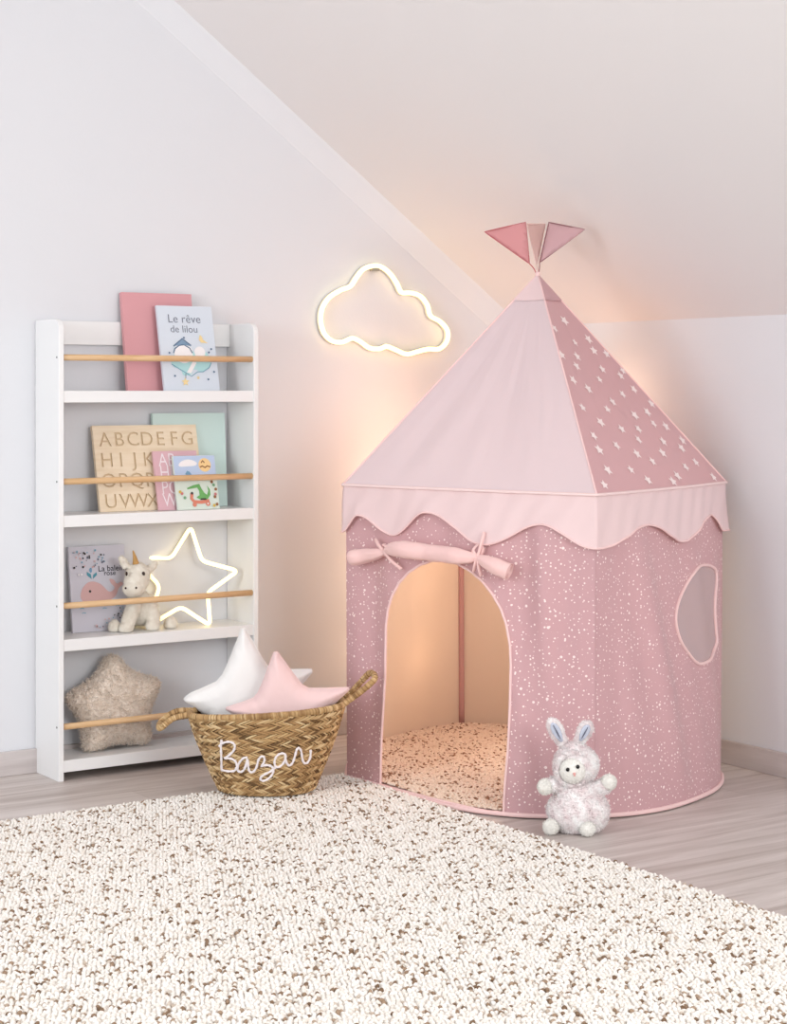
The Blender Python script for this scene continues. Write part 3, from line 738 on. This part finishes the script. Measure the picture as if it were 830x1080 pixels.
def corner_n(k, h):
    key = (k, round(h, 2))
    if key not in CN:
        c = base_fast(k, 0).lerp(eave_pt(k, 0), h); a = base_fast(k, .02).lerp(eave_pt(k, .02), h)-c; b_ = c-base_fast((k-1) % 4, .98).lerp(eave_pt((k-1) % 4, .98), h)
        n1 = Vector((a.y, -a.x)).normalized(); n2 = Vector((b_.y, -b_.x)).normalized(); m_ = n1+n2
        CN[key] = m_*(2/m_.length_squared)
    return CN[key]
def wall_pt(q, h, off=0.0, folds=True):
    q = q % 4; k = int(q); s = q-k
    p_ = base_fast(k, s).lerp(eave_pt(k, s), h)
    ds = 1e-3; p2 = base_fast(k, min(s+ds, 1)).lerp(eave_pt(k, min(s+ds, 1)), h); p1 = base_fast(k, max(s-ds, 0)).lerp(eave_pt(k, max(s-ds, 0)), h)
    d = (p2-p1).normalized(); n_ = Vector((d.y, -d.x)); fo = fold(k, s, h) if folds else 0
    dd = min(s, 1-s)
    if off and dd < .04:
        w_ = 1-dd/.04; kc = k if s < .5 else (k+1) % 4; bz = corner_n(kc, h); n_ = n_*(1-w_)+bz*w_
    p_ = p_+n_*(off+fo)
    return W(p_.x, p_.y, TZ0+(EZ-TZ0)*h)
def inv(px, py, k):
    best = None
    for it in range(5):
        if best is None: ss = np.linspace(0, 1, 40); hs = np.linspace(0, 1, 40)
        else: ss = np.linspace(best[0]-ds_, best[0]+ds_, 9); hs = np.linspace(best[1]-dh_, best[1]+dh_, 9)
        bd = 1e9
        for s in ss:
            if s < 0 or s >= 1: continue
            for h in hs:
                if h < 0 or h > 1: continue
                x, y = proj(wall_pt(k+s, h)); d_ = (x-px)**2+(y-py)**2
                if d_ < bd: bd = d_; nb = (s, h)
        best = nb; ds_ = (ss[1]-ss[0])*1.2; dh_ = (hs[1]-hs[0])*1.2
    return best
SW = .76; SH = EZ
tent = thing('play_tent', W(.39, 5.05, 0), 'pink pop-up play tent with pointed roof, scalloped trim and open arched doorway', 'play tent')
M['tent'] = dotted_mat('dotted_pink_cotton', (201, 162, 167), (246, 230, 229))
M['roof_plain'] = mat('pale_pink_cotton', (224, 207, 211), .6, trans=.15, bump=.08, bscale=500, sheen=.2)
M['roof_dark'] = mat('rose_cotton', (210, 168, 172), .6, trans=.12, sheen=.2)
M['cream'] = mat('cream_cotton', (240, 222, 204), .7, trans=.25)
M['piping'] = mat('pink_piping', (240, 206, 204), .6)
M['starprint'] = mat('white_print', (248, 232, 230), .6)
M['valance'] = mat('pale_blush_cotton', (240, 214, 214), .5, trans=.12, bump=.12, bscale=30, sheen=.2)
def wall_panel(k, holes_px, name, m, step=.012):
    holes = []
    for hp in holes_px:
        q = [inv(x, y, k) for x, y in hp]; q = [(s*SW, h*SH) for s, h in q]
        q = [tuple(a) for a in catmull([Vector(a) for a in q], 4)] if len(hp) > 8 and name != 'door' else q
        holes.append(q)
    outer = resample([(0, 0), (SW*.9995, 0), (SW*.9995, SH), (0, SH)], step)
    holes = [resample(q, step) for q in holes]
    V, T, fl_ = fill2d(outer, holes, step)
    b = MB(); b.add([wall_pt(k+x/SW, y/SH) for x, y in V], [t for t, f_ in zip(T, fl_) if not f_], uvs=[(x+k*SW+.01, y+.01) for x, y in V])
    return b.build(name, m, tent), holes
door = [(401.7,831),(402,800),(402.7,779),(406.4,716.6),(407.4,660),(409.5,643),(413.6,629),(421,615),(431,604),(443,596),(456,591.5),(470,591),(482.5,594.5),(496,602),(509,613),(519,626),(528,641.5),(534,658),(538,680),(539,701),(538,745),(536,790),(533,825),(531,856.5),(517,856),(504,853.5),(486,849.5),(467,845),(436,837),(415,831.5)]
ff, dh = wall_panel(0, [resample(door, 12)], 'front_wall', M['tent'])
zz = 4.611
win = [(655,488),(690,494),(714,520),(716,570),(710,640),(708,720),(713,800),(716,870),(695,930),(660,964),(625,966),(590,932),(548,870),(524,800),(518,735),(530,670),(560,600),(600,535),(628,500)]
rf, wh_ = wall_panel(1, [[(600+x/zz, 490+y/zz) for x, y in win]], 'side_wall', M['tent'])
wall_panel(2, [], 'back_wall', M['cream'], .03); wall_panel(3, [], 'back_wall', M['cream'], .03)
MB().tube([wall_pt(0+x/SW, y/SH, .001) for x, y in dh[0]], .0035, True, 8).build('door_piping', M['piping'], tent)
MB().tube([wall_pt(1+x/SW, y/SH, .001) for x, y in wh_[0]], .0045, True, 8).build('window_piping', M['piping'], tent)
V, T, _ = fill2d(wh_[0], [], .015)
mm, nt, N, L, bs = new_mat('grey_netting'); bs.inputs['Base Color'].default_value = lin((176, 158, 166)); bs.inputs['Roughness'].default_value = .8
tr = N.new('ShaderNodeBsdfTransparent'); mx = N.new('ShaderNodeMixShader'); mx.inputs[0].default_value = .18
L.new(bs.outputs[0], mx.inputs[1]); L.new(tr.outputs[0], mx.inputs[2]); L.new(mx.outputs[0], N['Material Output'].inputs[0])
MB().add([wall_pt(1+x/SW, y/SH, -.001) for x, y in V], T).build('window_mesh', mm, tent)
V, T, _ = fill2d([(q.x, q.y) for q in [wall_pt(4*i/120, 0, -.001, False) for i in range(120)]], [], .05)
MB().add([Vector((x, y, .0095)) for x, y in V], T).build('ground_sheet', M['piping'], tent)
# back corner sleeve, hoops
b = MB()
for k in (2.985, 2.99, 2.995, 3.0001, 3.005, 3.01): pass
b.tube([wall_pt(3.0, h, -.006, False) for h in np.linspace(0.01, 1, 20)], .0085, seg=10)
b.build('pole_sleeve', mat('mauve_tape', (196, 152, 150), .7), tent)
for k, nm in ((0, 0), (1, 1), (2, 2)):
    b = MB().tube([wall_pt(k+.0001, h, -.012, False) for h in np.linspace(.01, 1, 20)], .004, seg=8)
    b.build('tent_pole', flat('fibreglass_rod', (220, 214, 210)), tent)
NQ = 240
MB().tube([wall_pt(4*i/NQ, 0, .003, False)+Vector((0, 0, .002)) for i in range(NQ)], .0058, True, 10).build('base_piping', M['piping'], tent)
# valance
vz = [(365.5, 561, 0), (381.5, 543, 0), (415, 564.5, 0), (453, 540, 0), (513, 574, 0), (572, 553, 0), (628, 578.5, 0)]
vz1 = [(630, 578.5, 1), (680, 553.5, 1), (717, 570.7, 1), (747.5, 543, 1), (759, 559.4, 1)]
keys = []
for x, y, k in vz+vz1:
    s, h = inv(x, y, k); keys.append((k+s, h))
keys.append((2.0, keys[-1][1]))
for i in range(1, 13): keys.append((2+i*2/12, .935 if i % 2 else .87))
keys[-1] = (4.0, keys[0][1])
keys[0] = (0.0, keys[0][1])
def vh(q):
    for i in range(len(keys)-1):
        if keys[i][0] <= q <= keys[i+1][0]+1e-9:
            t = (q-keys[i][0])/(keys[i+1][0]-keys[i][0]+1e-9); t = (1-math.cos(PI*t))/2; return keys[i][1]*(1-t)+keys[i+1][1]*t
    return .9
NV = 480; NR = 12; vs = []; 
def vpt(q, t):
    hb = vh(q); h = 1-(1-hb)*t
    return wall_pt(q, h, .006+.006*t+.003*t*math.sin(q*23)+.0015*math.sin(q*61+5*t), False)
for j in range(NR+1):
    for i in range(NV): vs.append(vpt(4*i/NV, j/NR))
b = MB().add(vs, [(j*NV+i, j*NV+(i+1) % NV, (j+1)*NV+(i+1) % NV, (j+1)*NV+i) for j in range(NR) for i in range(NV)], uvs=None)
b.build('valance', M['valance'], tent)
MB().tube([vpt(4*i/NV, 1) for i in range(NV)], .0028, True, 8).build('valance_piping', M['piping'], tent)
MB().tube([wall_pt(4*i/NV, 1, .008, False)+Vector((0, 0, .001)) for i in range(NV)], .0042, True, 8).build('eave_piping', mat('blush_piping', (240, 214, 212), .6), tent)
# roof panels
def roof_pt(q, t, off=0.0):
    k = int(q) % 4; s = q-int(q)
    e = wall_pt(q, 1, .008, False); p_ = e.lerp(APEX, t)
    mid = (wall_pt(k+.5, 1, .008, False)-W(.395, 5.05, EZ)); nn_ = (mid.normalized()+Vector((0, 0, .6))).normalized()
    sag = -.010*math.sin(PI*t)*math.sin(PI*s)
    rip = (.012*(mnoise.noise(Vector((s*7, t*1.6, k*5)))) +.004*(mnoise.noise(Vector((s*22, t*3, k*5)))))*max(0, math.sin(PI*min(1, t)))**.5*min(1, 6*s)*min(1, 6*(1-s))*(1-t)
    if k == 1: rip *= .25
    return p_+nn_*(sag+rip+off)
def roof_panel(k, m, name, extra=None):
    b = MB(); n1, n2 = 60, 50
    for j in range(n2+1):
        for i in range(n1+1): b.v.append(roof_pt(k+min(i/n1, .9999), j/n2)); b.uv.append((i/n1, j/n2)); b.rnd.append(0)
    for j in range(n2):
        for i in range(n1): a = j*(n1+1)+i; b.f.append((a, a+1, a+n1+2, a+n1+1)); b.mi.append(0)
    if extra: extra(b)
    return b.build(name, m, tent)
roof_panel(0, M['roof_plain'], 'roof_panel')
stars = [(190,168),(228,247),(277,234),(236,297),(234,333),(297,276),(343,288),(222,384),(277,416),(328,344),(318,382),(395,368),(402,435),(366,463),(346,490),(256,484),(443,418),(507,470),(447,513),(492,500),(322,537),(297,587),(317,638),(348,712),(399,563),(460,563),(460,601),(515,543),(560,552),(380,622),(454,653),(432,710),(550,608),(620,604),(547,650),(617,632),(511,680),(495,748),(335,765),(632,700),(668,683),(602,732),(586,753),(733,738),(180,292),(240,160),(292,218),(155,196),(403,350),(450,392)]
def inv_roof(px, py, k):
    best = None
    for it in range(4):
        if best is None: ss = np.linspace(0, .999, 30); ts = np.linspace(0, .99, 30)
        else: ss = np.linspace(best[0]-ds_, best[0]+ds_, 7); ts = np.linspace(best[1]-dt_, best[1]+dt_, 7)
        bd = 1e9
        for s in ss:
            if not 0 <= s < 1: continue
            for t in ts:
                if not 0 <= t < 1: continue
                x, y = proj(roof_pt(k+s, t)); d_ = (x-px)**2+(y-py)**2
                if d_ < bd: bd = d_; nb = (s, t)
        best = nb; ds_ = (ss[1]-ss[0])*1.2; dt_ = (ts[1]-ts[0])*1.2
    return best
def add_stars(b):
    rs_ = random.Random(2)
    for x, y in stars:
        s, t = inv_roof(540+x/3.458, 290+y/3.458, 1)
        if not (.015 < s < .985): continue
        c = roof_pt(1+s, t, .0015); a = roof_pt(1+min(s+.01, .9999), t, .0015)-roof_pt(1+max(s-.01, 0), t, .0015); c2 = roof_pt(1+s, min(t+.01, 1), .0015)-roof_pt(1+s, max(t-.01, 0), .0015)
        a.normalize(); c2 = (c2-a*c2.dot(a)).normalized(); r_ = .0165*rs_.uniform(.85, 1.15)
        pts = [c+a*p_[0]+c2*p_[1] for p_ in star_pts(r_, r_*.48, rs_.uniform(-.5, .5))]
        b.add([c]+pts, [(0, 1+i, 1+(i+1) % 10) for i in range(10)], 1)
roof_panel(1, [M['roof_dark'], M['starprint']], 'roof_panel', add_stars)
roof_panel(2, M['roof_dark'], 'roof_panel'); roof_panel(3, M['roof_dark'], 'roof_panel')
for k in range(4):
    MB().tube([roof_pt(k+.0001, t, .001) for t in np.linspace(0, 1, 24)], .0026, seg=8).build('roof_seam', M['piping'], tent)
# cap at the peak
b = MB(); 
for k in range(4):
    rows_ = [[roof_pt(k+min(i/10, .9999), t, .003) for i in range(11)] for t in (.875, .93, 1)]
    b.add(sum(rows_, []), [(j*11+i, j*11+i+1, (j+1)*11+i+1, (j+1)*11+i) for j in range(2) for i in range(10)], 1 if k == 1 else 0)
b.build('peak_cap', [M['valance'], M['roof_dark']], tent)
# pennants
def pennant(pts, depth, m, mh, tie, nm='pennant'):
    A_ = [at_d(x, y, d_) for (x, y), d_ in zip(pts, depth)]
    n_ = (A_[1]-A_[0]).cross(A_[2]-A_[0]).normalized(); b = MB()
    c = (A_[0]+A_[1]+A_[2])/3; rows_ = []
    V, T, _ = fill2d(resample([(0, 0), (1, 0), (0, 1)], .1), [], .1)
    b.add([A_[0]+(A_[1]-A_[0])*x+(A_[2]-A_[0])*y+n_*.004*math.sin(x*5+y*3) for x, y in V], T)
    ob = b.build(nm, m, tent, solid=.0012)
    edge = resample([tuple(a) for a in A_], .008); MB().tube([Vector(e)+n_*.0 for e in edge], .0018, True, 6).build('hem', mh, ob)
    MB().tube(catmull([A_[tie], A_[tie].lerp(APEX, .5)+Vector((.003, 0, 0)), APEX-Vector((0, 0, .01))], 5, False), .0016, seg=6).build('tie', mh, ob)
AD = 5.05
pennant([(511, 244.5), (554.3, 234.5), (558.3, 278)], (AD-.03, AD-.01, AD), mat('rose_flag', (222, 158, 160), .7, trans=.2), mat('rose_hem', (190, 112, 116), .7), 2)
pennant([(578.8, 234.5), (616.5, 242), (569, 277)], (AD-.02, AD+.01, AD-.005), mat('mauve_flag', (212, 172, 176), .7, trans=.2), mat('mauve_hem', (150, 108, 112), .7), 2)
pennant([(556, 236), (575, 236.5), (566, 280)], (AD+.03, AD+.045, AD+.005), mat('blush_flag', (236, 206, 200), .7, trans=.3), mat('blush_hem', (230, 200, 194), .7), 2)
MB().ell(APEX+Vector((0, 0, .001)), .007, .007, .009, 12, 8).build('peak_knot', M['piping'], tent)
# rolled-up door
def on_wall(px, py, k, off):
    s, h = inv(px, py, k); return wall_pt(k+s, h, off)
rp = [(379.5, 586.5, 7.2), (384, 586, 8.0), (393, 584.5, 7.2), (404, 582.5, 5.2), (411.5, 580.5, 3.0), (419, 578, 5.5), (432, 577.5, 8.6), (446, 579, 8.4), (460, 581, 8.2), (476, 582.5, 8.2), (490, 584.5, 8), (501, 586, 5.6), (509, 587, 3.2), (517, 590, 5.6), (529, 594.5, 8.0), (538, 598.5, 8.2), (544, 601, 8.4)]
rl = []; rr_ = []
for x, y, r_ in rp:
    r_ = r_*4.7/F*1.05; rl.append(on_wall(x, y+1, 0, .012+r_)); rr_.append(r_)
path = catmull(rl, 4, False); rad = [v.x for v in catmull([Vector((r_, 0)) for r_ in rr_], 4, False)]
M['roll'] = mat('rolled_pink_cotton', (242, 202, 198), .6, bump=.5, bscale=45, sheen=.2)
b = MB(); b.tube(path, rad, seg=20, caps=False)
V0 = b.v[:]   # soft pleats round the gathers
for i, q in enumerate(b.v):
    j = i//20; k_ = i % 20; c = path[j]; dd = min(abs(j-16), abs(j-48)); b.v[i] = c+(q-c)*(1+.16*math.sin(k_*PI*.6)*math.exp(-dd/7)+.10*mnoise.noise(q*38))
b.build('rolled_door', M['roll'], tent, solid=.002)
ax = (path[-1]-path[-3]).normalized()
for (c0, a_, rr0) in ((path[-1], ax, rad[-1]), (path[0], (path[0]-path[2]).normalized(), rad[0])):
    b = MB(); s2 = a_.orthogonal().normalized(); q2 = a_.cross(s2); sp_ = []
    for i in range(60):
        th_ = i*.32; r_ = rr0*(.95-.85*i/60); sp_.append(c0+(s2*math.cos(th_)+q2*math.sin(th_))*r_)
    n_ = len(sp_); b.add([p_+a_*.001 for p_ in sp_]+[p_-a_*.02 for p_ in sp_], [(i, i+1, n_+i+1, n_+i) for i in range(n_-1)])
    b.build('roll_end', M['roll'], tent, solid=.0012)
for cx_, cy_, tails in ((411.5, 580.5, [[(411, 580), (406, 574), (400.5, 568.5)], [(412, 581), (420, 591), (428, 600)], [(412, 581), (415, 577), (409, 574), (410, 580)]]),
                        (509.5, 587, [[(510, 586), (513.5, 573), (514.5, 561)], [(509, 588), (507, 595), (503.5, 602)], [(510, 588), (511, 598), (511, 607)], [(510, 587), (505, 580), (509, 574), (513, 579), (510, 587)]])):
    b = MB(); r0 = .014
    for tl in tails:
        P = [on_wall(x, y, 0, .026 if i < 2 else .016) for i, (x, y) in enumerate(tl)]
        b.tube(catmull(P, 5, False), .0052, seg=8, flat=.6)
    c0 = on_wall(cx_, cy_+1, 0, .012+3*4.7/F); ci = [c0+(Vector((0, 0, 1))*math.cos(a)+e2*math.sin(a))*.0098 for a in np.linspace(0, 2*PI, 16, endpoint=False)]
    b.tube(ci, .0028, True, 8)
    b.build('door_tie', M['roll'], tent)

# ------------------------------------------------------------------ rugs (one mesh of wool loops each)
def blobs(name, pts, rad, hgt, rnd, m, z0, extra=None, sub=(7, 4)):
    seg, rings = sub; bv = []; bf = []
    for i in range(rings):
        ph = PI*.5*i/rings*1.15+.0
        for k_ in range(seg): th_ = 2*PI*k_/seg+(.4 if i % 2 else 0); bv.append((math.cos(ph)*math.cos(th_), math.cos(ph)*math.sin(th_), math.sin(ph)))
    bv.append((0, 0, 1.0))
    for i in range(rings-1):
        for k_ in range(seg): k2 = (k_+1) % seg; bf += [(i*seg+k_, i*seg+k2, (i+1)*seg+k2), (i*seg+k_, (i+1)*seg+k2, (i+1)*seg+k_)]
    for k_ in range(seg): bf.append(((rings-1)*seg+k_, (rings-1)*seg+(k_+1) % seg, rings*seg))
    bv = np.array(bv); bf = np.array(bf); n = len(pts); nv = len(bv)
    ang = np.random.uniform(0, 2*PI, n); el_ = np.random.uniform(.93, 1.12, n)
    sx = rad*np.random.uniform(.85, 1.2, n)
    X = bv[None, :, 0]*(sx*el_)[:, None]; Y = bv[None, :, 1]*(sx/el_)[:, None]
    Xr = X*np.cos(ang)[:, None]-Y*np.sin(ang)[:, None]; Yr = X*np.sin(ang)[:, None]+Y*np.cos(ang)[:, None]
    Z = bv[None, :, 2]*(hgt*np.random.uniform(.75, 1.2, n))[:, None]
    tilt = np.random.normal(0, .22, (n, 2)); Xr = Xr+Z*tilt[:, :1]; Yr = Yr+Z*tilt[:, 1:]
    VV = np.stack([Xr+pts[:, 0:1], Yr+pts[:, 1:2], Z+z0], -1).reshape(-1, 3)
    FF = (bf[None]+(np.arange(n)*nv)[:, None, None]).reshape(-1, 3)
    RR = np.repeat(rnd, nv)
    if extra:
        ev, ef, er = extra; FF = np.vstack([FF, np.array(ef)+len(VV)]); VV = np.vstack([VV, np.array(ev)]); RR = np.concatenate([RR, np.full(len(ev), er)])
    me = bpy.data.meshes.new(name); me.vertices.add(len(VV)); me.vertices.foreach_set('co', VV.astype(np.float32).ravel())
    me.loops.add(FF.size); me.loops.foreach_set('vertex_index', FF.astype(np.int32).ravel())
    me.polygons.add(len(FF)); me.polygons.foreach_set('loop_start', np.arange(0, FF.size, 3, dtype=np.int32)); me.polygons.foreach_set('loop_total', np.full(len(FF), 3, dtype=np.int32))
    me.update(calc_edges=True); me.polygons.foreach_set('use_smooth', np.ones(len(FF), dtype=bool))
    a = me.attributes.new('rnd', 'FLOAT', 'POINT'); a.data.foreach_set('value', RR.astype(np.float32)); me.materials.append(m)
    me.validate(); ob = bpy.data.objects.new(name, me); C.objects.link(ob); return ob
def speck(pts, frac):
    n = len(pts); x, y = pts[:, 0], pts[:, 1]
    cl_ = (np.sin(x*23+2*np.sin(y*17))+np.sin(y*31+1.5*np.sin(x*19))+np.sin((x+y)*47)*.6)/2.6
    r = np.random.rand(n); out = np.random.uniform(.45, 1.0, n)
    dark = r < frac*(1+.45*cl_); out[dark] = np.random.uniform(0, .3, dark.sum()); return out
M['rug'] = attr_mat('wool_loops', [(0, (118, 94, 74)), (.18, (164, 140, 118)), (.34, (226, 217, 206)), (.55, (237, 231, 223)), (1, (247, 243, 238))], .95, .05)
RX1, RY1 = 2.665, 4.205; RX0, RY0 = .35, 1.2; stp = .0092
gx, gy = np.meshgrid(np.arange(RX0, RX1, stp), np.arange(RY0, RY1, stp)); P = np.stack([gx.ravel(), gy.ravel()], -1)
P[:, 0] += np.where((np.arange(len(P))//gx.shape[1]) % 2, stp/2, 0)
P += np.random.normal(0, stp*.16, P.shape)
d = P[:, 0]*SA+P[:, 1]*CA; u_ = P[:, 0]*CA-P[:, 1]*SA; pxx = CX+F*u_/d; pyy = HY+F*HC/d
keep = (pxx > -420) & (pxx < 1150) & (pyy < 1230); P = P[keep]
ev = [(RX0-.3, RY0-.3, .001), (RX1-.004, RY0-.3, .001), (RX1-.004, RY1-.004, .001), (RX0-.3, RY1-.004, .001), (RX0-.3, RY0-.3, .008), (RX1-.004, RY0-.3, .008), (RX1-.004, RY1-.004, .008), (RX0-.3, RY1-.004, .008)]
ef = [(0, 2, 1), (0, 3, 2), (4, 5, 6), (4, 6, 7), (0, 1, 5), (0, 5, 4), (1, 2, 6), (1, 6, 5), (2, 3, 7), (2, 7, 6), (3, 0, 4), (3, 4, 7)]
rug = blobs('rug', P, .0050, .0068, speck(P, .125), M['rug'], .007, (ev, ef, .5))
tag(rug, 'large cream looped wool rug with brown flecks in the foreground', 'rug')
# round mat inside the tent
loop = [wall_pt(4*i/160, 0, -.012, False) for i in range(160)]; lp2 = [(q.x, q.y) for q in loop]
xs = [q[0] for q in lp2]; ys = [q[1] for q in lp2]
gx, gy = np.meshgrid(np.arange(min(xs), max(xs), stp*.95), np.arange(min(ys), max(ys), stp*.95)); P = np.stack([gx.ravel(), gy.ravel()], -1)+np.random.normal(0, stp*.17, (gx.size, 2))
P = np.array([q for q in P if pip(q[0], q[1], lp2)])
c_ = (sum(xs)/160, sum(ys)/160); ev = [(c_[0], c_[1], .014)]+[(q[0], q[1], .014) for q in lp2]; ef = [(0, 1+i, 1+(i+1) % 160) for i in range(160)]
M['mat'] = attr_mat('mat_loops_warm', [(0, (132, 98, 76)), (.18, (160, 124, 100)), (.36, (222, 198, 178)), (.55, (232, 212, 194)), (1, (238, 222, 206))], .95, .05)  # rug tones tinted tan, with the warm tent light put into the colour
o = blobs('round_mat', P, .0049, .0052, speck(P, .15), M['mat'], .013, (ev, ef, .5))
tag(o, 'round beige flecked mat covering the floor inside the play tent', 'mat')

# ------------------------------------------------------------------ bunny
DB = 4.375
def R2(x, y, dd=0.0): return at_d(550+x/7.2, 740+y/7.2, DB+dd)
kk = DB/F/7.2
bn = thing('bunny_plush', W((611-CX)*DB/F, DB, 0), 'round grey white plush bunny with upright ears in front of the tent', 'soft toy')
M['bunny'] = mat('mottled_plush', (252, 250, 249), .95, var=(232, 217, 218), vscale=42, bump=.5, bscale=300, spec=.05, sheen=.3, detail=6)
M['bunny_w'] = mat('white_plush', (242, 240, 234), .95, bump=.4, bscale=400, spec=.05, sheen=.3)
rotc = Matrix.Rotation(-YAW, 3, 'Z')
def el3(mb, c, rx, rd, rz, r2=None): mb.ell(c, rx, rd, rz, 24, 16, rot=(rotc @ r2) if r2 else rotc)
b = MB(); el3(b, R2(430, 830), .074, .062, .060); el3(b, R2(425, 700, -.002), .052, .046, .040)
for P in ([R2(330, 655, -.006), R2(270, 620, -.012), R2(225, 635, -.016)], [R2(520, 670, -.006), R2(590, 660, -.012), R2(630, 640, -.016)]): cap(b, P, [.020, .0195, .019])
body = remeshed(b, .004, 5)
for q in body.v: q.z = max(q.z, .0008)
fuzz(body, 9000, .005, .0007, zmin=.004); body.build('body', M['bunny'], bn)
b = MB(); el3(b, R2(412, 480), .0545, .050, .050); el3(b, R2(400, 400, .002), .036, .036, .030)
hood = remeshed(b, .004, 4)
fc = R2(388, 522, -.034); hood_f = fuzz(hood, 5000, .0045, .0007); hob = hood.build('hood', M['bunny'], bn)
b = MB(); el3(b, fc, .0315, .030, .0305); fuzz(b, 1800, .0025, .0005); fob = b.build('face', M['bunny_w'], bn)
# soft ring of the hood around the face
ring = []
for i in range(28):
    a = 2*PI*i/28; ring.append(at_d(550+(388+120*math.cos(a))/7.2, 740+(514-122*math.sin(a))/7.2, DB-.032))
b = MB(); b.tube(ring, .0075, True, 10); fuzz(b, 3200, .0045, .0007); b.build('hood_edge', M['bunny'], hob)
for x, y in ((351, 516), (428, 495)): MB().ell(R2(x, y, -.0615), .0048, .0042, .0048, 14, 10).build('eye', flat('bead_black', (18, 16, 18), .12), fob)
MB().tube(catmull([R2(395, 540, -.0645), R2(403, 552, -.066), R2(402, 568, -.0655)], 4, False), [.0018]*2+[.0035]*3+[.0022]*3+[.001], seg=8).build('nose', flat('nose_pink', (232, 170, 162), .6), fob)
for (b0, tp, wd) in (((330, 345), (215, 130), 1), ((420, 330), (520, 150), 1)):
    ea = R2(*b0, .006); eb = R2(*tp, .004); pts = [ea.lerp(eb, t) for t in (0, .15, .35, .6, .8, .93, 1.02)]
    n_ax = (eb-ea).normalized(); b = MB(); b.tube(pts, [.010, .0125, .0160, .0185, .0165, .0115, .003], seg=18)
    for i, q in enumerate(b.v):    # flatten front to back
        dd = (q-ea).dot(e2); b.v[i] = q-e2*(dd*.45)
    fuzz(b, 1400, .004, .0006); eob = b.build('ear', M['bunny'], bn)
    f0 = -.0105; ia = ea.lerp(eb, .22); ib = ea.lerp(eb, .88)
    b = MB(); b.tube([ia.lerp(ib, t)+e2*f0 for t in (0, .3, .6, .85, 1)], [.003, .0085, .0105, .0085, .002], seg=14)
    for i, q in enumerate(b.v): 
        dd = (q-(ea+e2*f0)).dot(e2); b.v[i] = q-e2*(dd*.75)
    iob = b.build('inner_ear', flat('ear_satin', (192, 198, 214), .5), eob)
    MB().tube([ia.lerp(ib, t)+e2*(f0-.0035) for t in (.15, .5, .9)], [.0006, .0017, .0006], seg=8).build('ear_crease', flat('crease_grey', (104, 106, 124), .7), iob)
for x, y, dd in ((180, 646, -.022), (662, 612, -.022)):
    b = MB(); el3(b, R2(x, y, dd), .0185, .0175, .0185); fuzz(b, 1200, .003, .0006); b.build('paw', M['bunny_w'], bn)
for x, y, dd in ((222, 942, -.040), (500, 958, -.055)):
    b = MB(); c = R2(x, y, dd); c.z = .0185; el3(b, c, .0185, .020, .0180); fuzz(b, 1200, .003, .0006, zmin=.003); b.build('foot', M['bunny_w'], bn)

# ------------------------------------------------------------------ light
wd = bpy.data.worlds.new('world'); bpy.context.scene.world = wd; wd.use_nodes = True
wd.node_tree.nodes['Background'].inputs[0].default_value = (.93, .97, 1, 1); wd.node_tree.nodes['Background'].inputs[1].default_value = 1.1
def area(name, loc, target, sx, sy, power, col=(1, 1, 1)):
    l = bpy.data.lights.new(name, 'AREA'); l.shape = 'RECTANGLE'; l.size = sx; l.size_y = sy; l.energy = power; l.color = col
    o = bpy.data.objects.new(name, l); C.objects.link(o); o.location = loc
    o.rotation_euler = (Vector(target)-Vector(loc)).to_track_quat('-Z', 'Y').to_euler(); return o
def point(name, loc, power, r, col):
    l = bpy.data.lights.new(name, 'POINT'); l.energy = power; l.shadow_soft_size = r; l.color = col
    o = bpy.data.objects.new(name, l); C.objects.link(o); o.location = loc; return o
area('window_light', (-1.8, 2.7, 1.45), (3.0, 4.4, .7), 1.2, 1.3, 50, (.93, .97, 1))
area('room_light', (2.5, -1.0, 1.8), (2.9, 4.0, .5), 2.4, 1.5, 106, (1, .988, .975))
WARM = (1, .64, .40)
point('corner_light', (3.15, 4.50, .95), 1.5, .06, WARM)
point('corner_light', (3.53, 4.20, 1.0), .9, .06, WARM)
point('tent_fill', W(.38, 5.06, .50), 5.0, .12, (1, .84, .67))  # fill point added inside the tent to brighten its interior
for z in (.25, .5, .75): point('corner_light', (3.13, 4.655, z), .44, .05, WARM)  # extra low points added to warm the wall beside the tent
sc_ = bpy.context.scene
sc_.view_settings.view_transform = 'Standard'; sc_.view_settings.look = 'None'; sc_.view_settings.exposure = 0.05; sc_.view_settings.gamma = 1; sc_.view_settings.use_curve_mapping = False
